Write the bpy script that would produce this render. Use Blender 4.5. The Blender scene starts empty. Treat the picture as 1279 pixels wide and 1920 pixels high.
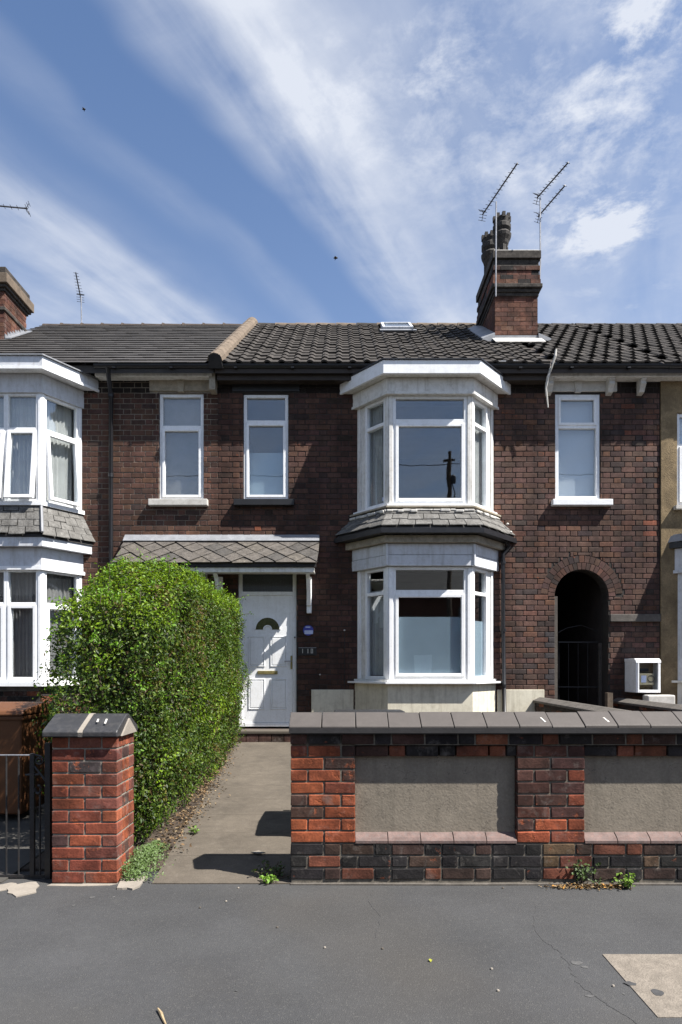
import bpy, bmesh, math, random
import numpy as np
from mathutils import Vector, Matrix, noise as mnoise
R = math.radians
rng = random.Random(7)
nrng = np.random.default_rng(11)
sc = bpy.context.scene
COL = sc.collection

# ------------------------------------------------------------------ camera
F = 1180.0          # focal length in photo pixels (photo 1279 wide)
HZ = 1250.0         # photo row of the horizon
EYE = 1.535
cam = bpy.data.cameras.new('camera'); camo = bpy.data.objects.new('camera', cam); COL.objects.link(camo)
camo.location = (0, 0, EYE); camo.rotation_euler = (R(90), 0, 0)
cam.sensor_fit = 'HORIZONTAL'; cam.sensor_width = 36.0; cam.lens = 36.0 * F / 1279.0
cam.shift_y = (HZ - 960.0) / 1279.0
cam.clip_start = 0.05; cam.clip_end = 6000
sc.camera = camo
sc.render.resolution_x = 682; sc.render.resolution_y = 1024

# ------------------------------------------------------------------ light
SV = Vector((2.3, -1.0, 3.4)).normalized()
ELEV = math.asin(SV.z); AZ = math.atan2(SV.x, SV.y)
sun = bpy.data.lights.new('sun', 'SUN'); suno = bpy.data.objects.new('sun', sun); COL.objects.link(suno)
sun.energy = 5.0; sun.angle = R(0.53); sun.color = (1.0, 0.955, 0.89)
suno.location = (20, -10, 30); suno.rotation_euler = (-SV).to_track_quat('-Z', 'Y').to_euler()

world = bpy.data.worlds.new('World'); sc.world = world; world.use_nodes = True
wn = world.node_tree; wn.nodes.clear()
def N(t, **k):
    n = wn.nodes.new(t)
    for a, b in k.items(): setattr(n, a, b)
    return n
def wmath(op, a, b=None, c=None, clamp=False):
    n = N('ShaderNodeMath', operation=op); n.use_clamp = clamp
    for i, s in enumerate((a, b, c)):
        if s is None: continue
        if isinstance(s, (int, float)): n.inputs[i].default_value = s
        else: wn.links.new(s, n.inputs[i])
    return n.outputs[0]
def wramp(src, pts):
    n = N('ShaderNodeValToRGB'); wn.links.new(src, n.inputs[0])
    e = n.color_ramp.elements
    while len(e) < len(pts): e.new(0.5)
    for el, (p, val) in zip(e, pts): el.position = p; el.color = (val, val, val, 1)
    n.color_ramp.interpolation = 'EASE'
    return n.outputs[0]
sky = N('ShaderNodeTexSky', sky_type='NISHITA'); sky.sun_disc = False
sky.sun_elevation = ELEV; sky.sun_rotation = AZ; sky.air_density = 1.0; sky.dust_density = 0.6; sky.ozone_density = 2.0
tc = N('ShaderNodeTexCoord'); sep = N('ShaderNodeSeparateXYZ'); wn.links.new(tc.outputs['Generated'], sep.inputs[0])
dx, dy, dz = sep.outputs
zc = wmath('MAXIMUM', dz, 0.06)
pxx = wmath('DIVIDE', dx, zc); pyy = wmath('DIVIDE', dy, zc)       # cloud sheet coordinates
sax = wmath('SUBTRACT', wmath('MULTIPLY', pxx, 0.893), wmath('MULTIPLY', pyy, 0.45))   # across the streaks
sal = wmath('ADD', wmath('MULTIPLY', pxx, 0.45), wmath('MULTIPLY', pyy, 0.893))        # along
def wnoise(a, b, sa, sb, scale, detail, dist=0.0, rough=0.55, off=0.0):
    cb = N('ShaderNodeCombineXYZ'); wn.links.new(wmath('MULTIPLY', a, sa), cb.inputs[0]); wn.links.new(wmath('MULTIPLY', b, sb), cb.inputs[1])
    cb.inputs[2].default_value = off
    n = N('ShaderNodeTexNoise'); n.inputs['Scale'].default_value = scale; n.inputs['Detail'].default_value = detail
    n.inputs['Distortion'].default_value = dist; n.inputs['Roughness'].default_value = rough
    wn.links.new(cb.outputs[0], n.inputs['Vector']); return n.outputs['Fac']
wob = wnoise(pxx, pyy, 1, 1, 1.3, 3, 0.4, off=3.1)
s2 = wmath('ADD', sax, wmath('MULTIPLY', wmath('SUBTRACT', wob, 0.5), 0.26))
t = wmath('MULTIPLY', wmath('ADD', s2, 1.6), 0.5)                  # s -1.6..0.4 -> 0..1
prof = wramp(t, [(0.0, .28), (0.15, .50), (0.20, .42), (0.25, .10), (0.30, .02), (0.345, .13), (0.375, .0), (0.43, .0), (0.475, .48), (0.53, .74), (0.59, .36), (0.70, .26), (1.0, .24)])
str1 = wnoise(sax, sal, 1.0, 0.22, 5.0, 5, 0.35, 0.55, 1.7)
fine = wnoise(pxx, pyy, 1, 1, 7.0, 7, 0.5, 0.6, 5.2)
den = wmath('MULTIPLY', prof, wmath('ADD', wmath('MULTIPLY', wmath('SUBTRACT', str1, .28), 2.9), wmath('MULTIPLY', wmath('SUBTRACT', fine, .2), 0.95)), clamp=True)
# fair-weather puffs in the part of the sheet right of the band
pf = wnoise(pxx, pyy, 1, 1, 5.5, 8, 0.3, 0.6, 9.4)
puff = wmath('MULTIPLY', wmath('SUBTRACT', pf, 0.50), 5.0, clamp=True)
reg = wramp(wmath('MULTIPLY', wmath('ADD', sax, 0.55), 1.6), [(0.0, 0), (0.40, .0), (0.6, 1), (0.85, 1), (1.0, .25)])
den = wmath('ADD', den, wmath('MULTIPLY', wmath('MULTIPLY', puff, reg), 0.30), clamp=True)
pf2 = wnoise(pxx, pyy, 1, 1, 8.0, 9, 0.15, 0.66, 2.3)
for cxp, cyp, rad, amp in ((.36, 1.17, .26, .50), (.50, 1.10, .16, .45), (.60, 1.43, .11, 1.5), (.46, .965, .08, .8), (.17, 1.03, .07, .45), (.02, 1.10, .16, .35)):
    dd = wmath('ADD', wmath('POWER', wmath('DIVIDE', wmath('SUBTRACT', pxx, cxp), rad), 2.0), wmath('POWER', wmath('DIVIDE', wmath('SUBTRACT', pyy, cyp), rad), 2.0))
    gg = wmath('POWER', 2.718, wmath('MULTIPLY', dd, -1.0))
    pu = wmath('MULTIPLY', wmath('SUBTRACT', wmath('ADD', pf2, wmath('MULTIPLY', gg, .20)), .54), 4.5, clamp=True)
    den = wmath('ADD', den, wmath('MULTIPLY', wmath('MULTIPLY', pu, gg), amp), clamp=True)
hor = wmath('POWER', wmath('SUBTRACT', 1.0, wmath('MAXIMUM', dz, 0.0), clamp=True), 2.5)
den = wmath('ADD', den, wmath('MULTIPLY', hor, 0.5), clamp=True)
den = wmath('MULTIPLY', den, 0.92)
mix = N('ShaderNodeMix', data_type='RGBA'); wn.links.new(den, mix.inputs[0])
tint = N('ShaderNodeMix', data_type='RGBA', blend_type='MULTIPLY'); tint.inputs[0].default_value = 1.0
wn.links.new(sky.outputs[0], tint.inputs[6]); tint.inputs[7].default_value = (1.10, 1.24, 1.40, 1)
wn.links.new(tint.outputs[2], mix.inputs[6]); mix.inputs[7].default_value = (6.6, 6.95, 7.7, 1)
bg = N('ShaderNodeBackground'); bg.inputs[1].default_value = 0.05; wn.links.new(mix.outputs[2], bg.inputs[0])
wo = N('ShaderNodeOutputWorld'); wn.links.new(bg.outputs[0], wo.inputs[0])
sc.view_settings.view_transform = 'Standard'; sc.view_settings.look = 'None'
sc.view_settings.exposure = 1.3; sc.view_settings.gamma = 1.0

# ------------------------------------------------------------------ pixel -> place
def XX(u, Y): return (u - 639.5) * Y / F
def ZZ(v, Y): return EYE + (HZ - v) * Y / F
YH = 10.26           # house front
YW = 4.436           # street face of the front wall
SC = 0.0865          # brick course

# ------------------------------------------------------------------ materials
class NT:
    def __init__(s, name):
        s.m = bpy.data.materials.new(name); s.m.use_nodes = True; s.t = s.m.node_tree; s.t.nodes.clear()
        s.out = s.n('ShaderNodeOutputMaterial'); s.geo = s.n('ShaderNodeNewGeometry').outputs['Position']
    def n(s, t, **k):
        q = s.t.nodes.new(t)
        for a, b in k.items(): setattr(q, a, b)
        return q
    def l(s, a, b): s.t.links.new(a, b)
    def noise(s, scale, detail=4, rough=.55, vec=None, dist=0.0):
        q = s.n('ShaderNodeTexNoise'); q.inputs['Scale'].default_value = scale; q.inputs['Detail'].default_value = detail
        q.inputs['Roughness'].default_value = rough; q.inputs['Distortion'].default_value = dist
        s.l(vec if vec is not None else s.geo, q.inputs['Vector']); return q.outputs['Fac']
    def rng(s, src, a, b, c, d):
        q = s.n('ShaderNodeMapRange'); s.l(src, q.inputs[0])
        for i, v in enumerate((a, b, c, d)): q.inputs[i + 1].default_value = v
        return q.outputs[0]
    def math(s, op, a, b):
        q = s.n('ShaderNodeMath', operation=op)
        for i, v in enumerate((a, b)):
            if isinstance(v, (int, float)): q.inputs[i].default_value = v
            else: s.l(v, q.inputs[i])
        return q.outputs[0]
    def mix(s, fac, a, b, bt='MIX'):
        q = s.n('ShaderNodeMix', data_type='RGBA', blend_type=bt)
        for i, v in ((0, fac), (6, a), (7, b)):
            if isinstance(v, (int, float)): q.inputs[i].default_value = v
            elif isinstance(v, tuple): q.inputs[i].default_value = v if len(v) == 4 else (*v, 1)
            else: s.l(v, q.inputs[i])
        return q.outputs[2]
    def scalecol(s, col, f):
        q = s.n('ShaderNodeVectorMath', operation='SCALE'); 
        if isinstance(col, tuple): q.inputs[0].default_value = col[:3]
        else: s.l(col, q.inputs[0])
        s.l(f, q.inputs['Scale']); return q.outputs[0]
    def bump(s, h, st=.3, dist=.004):
        q = s.n('ShaderNodeBump'); q.inputs['Strength'].default_value = st; q.inputs['Distance'].default_value = dist
        s.l(h, q.inputs['Height']); return q.outputs[0]
    def done(s, col, rough=.7, bump=None, spec=.4, metal=0.0, **k):
        p = s.n('ShaderNodeBsdfPrincipled')
        if isinstance(col, tuple): p.inputs['Base Color'].default_value = (*col[:3], 1)
        else: s.l(col, p.inputs['Base Color'])
        if isinstance(rough, (int, float)): p.inputs['Roughness'].default_value = rough
        else: s.l(rough, p.inputs['Roughness'])
        p.inputs['Specular IOR Level'].default_value = spec; p.inputs['Metallic'].default_value = metal
        if bump is not None: s.l(bump, p.inputs['Normal'])
        for a, b in k.items(): p.inputs[a].default_value = b
        s.l(p.outputs[0], s.out.inputs[0]); return s.m

def simple(name, col, rough=.6, var=.12, scale=6., fine=90., bump=.15, spec=.4, dirt=0.0, dirtcol=(.05, .045, .035), metal=0.0, bd=.003, streak=0.0, streakcol=(.20, .18, .15)):
    t = NT(name)
    a = t.noise(scale, 5, .6); b = t.noise(fine, 3, .6)
    f = t.math('MULTIPLY', t.rng(a, .3, .7, 1 - var, 1 + var), t.rng(b, .3, .7, 1 - var * .6, 1 + var * .6))
    c = t.scalecol(col, f)
    if dirt > 0:
        d = t.noise(scale * 2.3 + 1.7, 7, .68, dist=.6)
        c = t.mix(t.rng(d, .52 - dirt * .15, .72, 0, min(1., dirt)), c, dirtcol)
    if streak > 0:
        mp = t.n('ShaderNodeMapping'); mp.inputs['Scale'].default_value = (16, 16, 1.3); t.l(t.geo, mp.inputs['Vector'])
        sn = t.noise(1.0, 6, .65, vec=mp.outputs[0]); c = t.mix(t.rng(sn, .50, .74, 0, streak), c, streakcol)
    r = t.rng(b, .3, .7, max(0.03, rough - .08), min(1, rough + .08))
    return t.done(c, r, t.bump(b, bump, bd), spec, metal)

def brick_mat(name, use_obj, fine=70., soot=(1.4, .62, 1.12), chipcol=(.29, .078, .031), bump=.5, bd=.004, bloom=0.0):
    t = NT(name)
    if use_obj:
        o = t.n('ShaderNodeObjectInfo'); col = o.outputs['Color']; al = o.outputs['Alpha']
    else:
        o = t.n('ShaderNodeAttribute', attribute_name='Col'); col = o.outputs['Color']; al = o.outputs['Alpha']
    g = t.noise(fine, 4, .65); m = t.noise(fine * .22, 4, .6); so = t.noise(soot[0], 5, .6)
    f = t.math('MULTIPLY', t.rng(g, .28, .72, .72, 1.28), t.rng(so, .36, .64, soot[1], soot[2]))
    f = t.math('MULTIPLY', f, t.rng(m, .3, .7, .80, 1.2))
    mp = t.n('ShaderNodeMapping'); mp.inputs['Scale'].default_value = (3.2, 3.2, .32); t.l(t.geo, mp.inputs['Vector'])
    sn = t.noise(1.0, 6, .65, vec=mp.outputs[0]); f = t.math('MULTIPLY', f, t.rng(sn, .34, .62, 1.14, .66))
    c = t.scalecol(col, f)
    ch = t.noise(fine * .17, 6, .7, dist=.15)
    k = t.rng(t.math('ADD', ch, t.math('MULTIPLY', al, .36)), .66, .78, 0, .85)
    c = t.mix(k, c, t.scalecol(chipcol, t.rng(g, .3, .7, .6, 1.35)))
    if bloom:
        bl = t.noise(9.0, 6, .7, dist=.5)
        c = t.mix(t.rng(bl, .55, .75, 0, bloom), c, (.26, .235, .21))
    h = t.math('ADD', t.math('MULTIPLY', g, .5), t.math('ADD', t.math('MULTIPLY', m, .8), t.math('MULTIPLY', k, -.7)))
    return t.done(c, .88, t.bump(h, bump, bd), .25)

M = {}
M['brick_o'] = brick_mat('house_brick', True, 60, bd=.003)
M['brick_m'] = brick_mat('house_brick_field', False, 60, bd=.003)
M['wbrick'] = brick_mat('garden_brick', True, 75, (4.6, .52, 1.22), bump=.7, bd=.006, bloom=.35)
M['wbrick_m'] = brick_mat('garden_brick_field', False, 75, (4.6, .52, 1.22), bump=.7, bd=.006, bloom=.35)
M['mortar_l'] = simple('light_mortar', (0.1860, 0.1581, 0.1240), .95, .3, 3, 60, .5)
M['mortar_d'] = simple('dark_mortar', (.030, .026, .023), .95, .3, 3, 60, .5)
M['mortar_w'] = simple('wall_mortar', (0.1234, 0.1085, 0.0860), .95, .35, 9, 80, .6, dirt=.6)
M['mortar_p'] = simple('pillar_mortar', (.20, .178, .145), .95, .3, 9, 80, .6, dirt=.4)
M['mortar_b'] = simple('sooty_mortar', (0.0884, 0.0782, 0.0680), .95, .35, 9, 80, .6, dirt=.6)
M['upvc'] = simple('white_upvc', (0.7795, 0.7893, 0.7990), .32, .03, 3, 40, .03, .5, dirt=.22, dirtcol=(.36, .34, .29), streak=.22, streakcol=(.38, .36, .31))
M['paint'] = simple('weathered_white_paint', (0.6468, 0.6376, 0.6098), .5, .06, 5, 60, .12, .4, dirt=.42, dirtcol=(.27, .24, .18), streak=.5, streakcol=(.20, .17, .125))
M['paint_grey'] = simple('grey_white_paint', (0.5510, 0.5694, 0.6061), .45, .05, 5, 60, .1, .4, dirt=.32, dirtcol=(.24, .22, .18), streak=.45, streakcol=(.19, .17, .14))
M['cream'] = simple('cream_masonry_paint', (0.5920, 0.5561, 0.4485), .75, .07, 4, 70, .3, .3, dirt=.4, dirtcol=(.30, .26, .19), streak=.5, streakcol=(.24, .21, .155))
M['stone_white'] = simple('painted_stone', (0.4930, 0.4760, 0.4420), .8, .1, 6, 70, .3, .3, dirt=.4, dirtcol=(.22, .20, .16))
M['stone_buff'] = simple('buff_stone', (0.3150, 0.2775, 0.2175), .85, .18, 6, 70, .4, .3, dirt=.6, dirtcol=(.10, .09, .07))
M['black_paint'] = simple('black_paint', (.016, .016, .017), .42, .2, 5, 60, .1, .4)
M['black_iron'] = simple('black_iron', (.018, .018, .019), .5, .3, 12, 90, .3, .4, dirt=.2, dirtcol=(.07, .04, .025))
M['gutter'] = simple('black_gutter', (.012, .012, .014), .38, .25, 4, 60, .08, .4)
M['fascia_dark'] = simple('brown_fascia', (.035, .027, .022), .6, .2, 5, 60, .2, .3)
M['slate'] = simple('grey_slate', (0.0390, 0.0358, 0.0338), .75, .35, 2.2, 30, .6, .35, dirt=.45, dirtcol=(.05, .045, .04), bd=.008)
M['slate_bay'] = simple('lichened_slate', (0.1275, 0.1237, 0.1162), .8, .4, 7, 40, .7, .3, dirt=.75, dirtcol=(.06, .056, .05), bd=.008)
M['slate_porch'] = simple('porch_slate', (.074, .067, .061), .85, .5, 11, 50, .9, .3, dirt=.8, dirtcol=(.115, .10, .082), bd=.01)
M['slate_porch2'] = simple('porch_slate_lichened', (.095, .084, .070), .9, .5, 12, 50, .9, .3, dirt=.8, dirtcol=(.055, .05, .046), bd=.01)
M['slate_porch3'] = simple('porch_slate_dark', (.050, .047, .045), .85, .5, 10, 50, .9, .3, dirt=.7, dirtcol=(.095, .085, .07), bd=.01)
M['tile'] = simple('concrete_roof_tile', (0.0458, 0.0402, 0.0356), .9, .45, 5, 45, .8, .25, dirt=.7, dirtcol=(.022, .020, .018), bd=.012)
M['tile_tan'] = simple('tan_ridge_tile', (0.1300, 0.1008, 0.0748), .9, .3, 7, 60, .6, .25, dirt=.4, dirtcol=(.08, .065, .05))
M['tile_dark'] = simple('dark_ridge_tile', (0.0525, 0.0406, 0.0336), .85, .3, 7, 60, .5, .25)
M['lead'] = simple('lead_flashing', (0.1920, 0.2000, 0.2160), .5, .2, 8, 60, .3, .5, dirt=.3, dirtcol=(.2, .2, .2))
M['mortar_white'] = simple('pale_mortar', (0.4640, 0.4480, 0.4160), .9, .2, 12, 70, .6)
M['soot'] = simple('sooty_stone', (0.0385, 0.0336, 0.0294), .92, .5, 7, 50, .7, .25, dirt=.4, dirtcol=(.16, .14, .12))
M['pot'] = simple('sooty_chimney_pot', (0.0280, 0.0248, 0.0232), .8, .5, 14, 60, .5, .3, dirt=.35, dirtcol=(.13, .12, .10))
M['pebble'] = simple('tan_roughcast', (.215, .160, .092), .95, .4, 2.6, 85, .8, .2, dirt=.55, dirtcol=(.085, .065, .042), bd=.010)
M['ledge'] = simple('sooty_ledge', (.10, .09, .08), .9, .25, 8, 60, .4, .3, dirt=.5, dirtcol=(.05, .045, .04))
M['patch'] = simple('pale_concrete_patch', (.175, .152, .126), .93, .22, 14, 120, .9, .25, dirt=.5, dirtcol=(.12, .104, .085), bd=.006)
M['panel_old'] = simple('cement_render', (0.1551, 0.1320, 0.1023), .9, .14, 3.0, 55, .55, .25, dirt=.35, dirtcol=(.15, .13, .10), bd=.005)
M['coping'] = simple('brown_coping', (0.0661, 0.0577, 0.0528), .72, .1, 6, 90, .3, .35, dirt=.35, dirtcol=(.085, .075, .068))
M['coping_blue'] = simple('blue_brick_coping', (0.0280, 0.0280, 0.0301), .5, .2, 7, 80, .25, .45, dirt=.2, dirtcol=(.14, .13, .12))
M['under'] = simple('dark_underside', (.022, .021, .022), .8, .3, 8, 60, .3)  # near-black tone for coping edge, coping bed, verge end and porch board
M['sillbrick'] = simple('pinkish_plinth_brick', (0.1320, 0.0891, 0.0792), .8, .3, 14, 80, .5, .3, dirt=.6, dirtcol=(.13, .115, .11))
M['lath'] = simple('bare_wood', (0.1400, 0.1050, 0.0700), .8, .25, 7, 60, .3)
M['post_wood'] = simple('weathered_post', (0.0805, 0.0700, 0.0595), .85, .3, 5, 50, .4)
M['dark_room'] = simple('room_plaster', (.16, .15, .14), .9, .1, 3, 30, .1)
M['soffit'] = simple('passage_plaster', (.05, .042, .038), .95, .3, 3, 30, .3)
M['blind'] = simple('pale_roller_blind', (0.4340, 0.4620, 0.4900), .8, .04, 2, 50, .05)
M['net'] = simple('net_curtain', (0.4200, 0.4200, 0.4032), .9, .1, 5, 60, .1)
M['curtain'] = simple('grey_curtain', (.20, .19, .18), .9, .15, 5, 60, .2)
M['film'] = simple('frosted_film', (0.2651, 0.3374, 0.3856), .55, .05, 3, 60, .05)
M['brass'] = simple('tarnished_brass', (0.2880, 0.2400, 0.1040), .42, .2, 14, 60, .1, .5, metal=.6)
M['steel'] = simple('dull_metal', (.30, .30, .31), .45, .2, 8, 60, .1, .5, metal=.7)
M['darksteel'] = simple('dark_metal', (.05, .05, .055), .5, .2, 8, 60, .1, .5, metal=.4)
M['sticker_blue'] = simple('blue_plaque', (.045, .055, .30), .4, .1, 8, 60, .05)
M['plaque_pale'] = simple('pale_print', (.45, .50, .70), .5, .1, 8, 60, .05)
M['bin'] = simple('brown_bin_plastic', (0.1085, 0.0434, 0.0168), .55, .08, 4, 80, .1, .4, dirt=.15, dirtcol=(.09, .05, .03))
M['binblack'] = simple('black_bin_plastic', (.02, .02, .021), .5, .1, 4, 80, .1, .4)
M['conc'] = simple('concrete_slab', (0.0817, 0.0708, 0.0581), .93, .10, 4, 70, .5, .25, dirt=.25, dirtcol=(.14, .115, .09), bd=.004)
M['spill'] = simple('pale_cement', (0.2232, 0.1984, 0.1674), .95, .12, 10, 70, .6)
M['soil'] = simple('garden_soil', (0.0525, 0.0406, 0.0315), .98, .35, 6, 60, .8, .2, bd=.01)
M['yard'] = simple('yard_paving', (0.0553, 0.0520, 0.0468), .93, .2, 3, 60, .4, .25, dirt=.4, dirtcol=(.07, .065, .055))
M['bark'] = simple('hedge_bark', (.075, .055, .038), .9, .3, 20, 90, .5)
M['bird'] = simple('bird_feather', (.03, .027, .025), .8, .2, 30, 90, .1)
M['crack'] = simple('crack_shadow', (.045, .045, .046), .98, .2, 30, 90, .1)
M['scuff'] = simple('pale_scuff', (.072, .071, .070), .95, .3, 40, 120, .2)
M['kerb'] = simple('granite_kerb', (0.0975, 0.0943, 0.0910), .85, .15, 6, 70, .3)
M['twig'] = simple('dry_twig', (0.3000, 0.2280, 0.1320), .85, .2, 30, 90, .2)
M['wood_pole'] = simple('pole_timber', (.09, .065, .045), .9, .25, 6, 60, .4)
M['opp_brick'] = simple('opposite_brick', (0.0960, 0.0450, 0.0300), .9, .3, 2, 30, .3)
M['label'] = simple('yellowed_label', (0.4060, 0.3500, 0.2310), .6, .08, 20, 90, .05)

def panel_mat():
    t = NT('cement_render')
    mp = t.n('ShaderNodeMapping'); mp.inputs['Scale'].default_value = (9, 9, 1.1); t.l(t.geo, mp.inputs['Vector'])
    dr = t.noise(1.0, 5, .6, vec=mp.outputs[0]); a = t.noise(2.2, 5, .6); b = t.noise(70., 3, .6); m = t.noise(14., 5, .65)
    k = t.math('MULTIPLY', t.rng(a, .3, .7, .86, 1.12), t.rng(b, .3, .7, .88, 1.12)); k = t.math('MULTIPLY', k, t.rng(m, .3, .7, .92, 1.08))
    c = t.scalecol((.192, .166, .132), k)
    c = t.mix(t.rng(dr, .52, .72, 0, .42), c, (.10, .088, .070))
    c = t.mix(t.rng(t.noise(5.0, 6, .7, dist=.8), .58, .70, 0, .5), c, (.19, .17, .14))
    cr = t.n('ShaderNodeTexVoronoi', feature='DISTANCE_TO_EDGE'); cr.inputs['Scale'].default_value = 1.6
    wv = t.n('ShaderNodeVectorMath', operation='ADD'); t.l(t.geo, wv.inputs[0]); nn = t.n('ShaderNodeTexNoise'); nn.inputs['Scale'].default_value = 6; nn.inputs['Detail'].default_value = 5; t.l(t.geo, nn.inputs['Vector'])
    t.l(nn.outputs['Color'], wv.inputs[1]); t.l(wv.outputs[0], cr.inputs['Vector'])
    c = t.mix(t.rng(cr.outputs['Distance'], .002, .008, .55, 0), c, (.05, .045, .04))
    h = t.math('ADD', b, t.math('MULTIPLY', m, .9))
    return t.done(c, .9, t.bump(h, .45, .005), .25)
def path_mat():
    t = NT('concrete_path')
    a = t.noise(1.7, 5, .6); b = t.noise(95., 3, .65); m = t.noise(11., 6, .65, dist=.4); st = t.noise(3.1, 6, .7, dist=.7)
    k = t.math('MULTIPLY', t.rng(a, .3, .7, .80, 1.16), t.rng(b, .3, .7, .82, 1.18)); k = t.math('MULTIPLY', k, t.rng(m, .3, .7, .88, 1.12))
    c = t.scalecol((.092, .078, .062), k)
    c = t.mix(t.rng(st, .52, .70, 0, .55), c, (.048, .041, .034)); c = t.mix(t.rng(m, .60, .72, 0, .5), c, (.115, .102, .086))
    h = t.math('ADD', b, m)
    return t.done(c, .93, t.bump(h, .5, .005), .25)
def asphalt_mat():
    t = NT('pavement_asphalt')
    b = t.noise(1.1, 5, .6); f = t.noise(260., 3, .7); m = t.noise(26., 5, .65); st = t.noise(.45, 3, .5)
    k = t.math('MULTIPLY', t.rng(b, .32, .68, .80, 1.16), t.rng(f, .3, .7, .72, 1.28))
    k = t.math('MULTIPLY', k, t.rng(m, .3, .7, .92, 1.08))
    c = t.scalecol((.047, .0475, .049), k)
    c = t.mix(t.rng(st, .48, .62, 0, .6), c, (.052, .048, .043))
    sp_ = t.noise(7.0, 7, .75, dist=.6); c = t.mix(t.rng(sp_, .60, .72, 0, .35), c, (.066, .064, .060)); c = t.mix(t.rng(sp_, .30, .42, .35, 0), c, (.036, .036, .036))
    ag = t.n('ShaderNodeTexVoronoi'); ag.inputs['Scale'].default_value = 190; t.l(t.geo, ag.inputs['Vector'])
    cw = t.n('ShaderNodeSeparateColor'); t.l(ag.outputs['Color'], cw.inputs[0])
    k2 = t.math('GREATER_THAN', cw.outputs[0], .93)
    c = t.mix(t.math('MULTIPLY', k2, .45), c, (.09, .087, .08))
    h = t.math('ADD', f, t.math('MULTIPLY', ag.outputs['Distance'], .8))
    return t.done(c, .86, t.bump(h, .6, .004), .3)
M['asphalt'] = asphalt_mat(); M['panel'] = panel_mat(); M['path'] = path_mat()
def glass_mat(name, refl=.10, tint=(.95, .97, .98)):
    t = NT(name)
    lw = t.n('ShaderNodeLayerWeight'); lw.inputs[0].default_value = .5
    f = t.math('ADD', t.math('MULTIPLY', t.math('POWER', lw.outputs['Facing'], 4.0), .75), refl)
    g = t.n('ShaderNodeBsdfGlossy'); g.inputs['Roughness'].default_value = .012; g.inputs['Color'].default_value = (.93, .97, 1, 1)
    wv = t.noise(1.6, 2, .5); t.l(t.bump(wv, .05, .02), g.inputs['Normal'])
    tr = t.n('ShaderNodeBsdfTransparent'); tr.inputs['Color'].default_value = (*tint, 1)
    mx = t.n('ShaderNodeMixShader'); t.l(f, mx.inputs[0]); t.l(tr.outputs[0], mx.inputs[1]); t.l(g.outputs[0], mx.inputs[2])
    t.l(mx.outputs[0], t.out.inputs[0]); return t.m
M['glass'] = glass_mat('window_glass')
M['fan_glass'] = simple('obscured_dark_glass', (.055, .06, .065), .22, .08, 8, 60, .1, .5)
M['fan_glass2'] = simple('tinted_lead_glass', (.06, .058, .028), .2, .3, 22, 60, .1, .5)
def leaf_mat(name, trans=.30, rough=.46):
    t = NT(name); a = t.n('ShaderNodeAttribute', attribute_name='Col')
    p = t.n('ShaderNodeBsdfPrincipled'); t.l(a.outputs['Color'], p.inputs['Base Color'])
    p.inputs['Roughness'].default_value = rough; p.inputs['Specular IOR Level'].default_value = .28
    tl = t.n('ShaderNodeBsdfTranslucent'); t.l(t.mix(1.0, a.outputs['Color'], (1.25, 1.25, .5), 'MULTIPLY'), tl.inputs['Color'])
    mx = t.n('ShaderNodeMixShader'); mx.inputs[0].default_value = trans
    t.l(p.outputs[0], mx.inputs[1]); t.l(tl.outputs[0], mx.inputs[2]); t.l(mx.outputs[0], t.out.inputs[0]); return t.m
M['leaf'] = leaf_mat('hedge_leaf'); M['dry'] = leaf_mat('dry_leaf', .1, .8)

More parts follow.
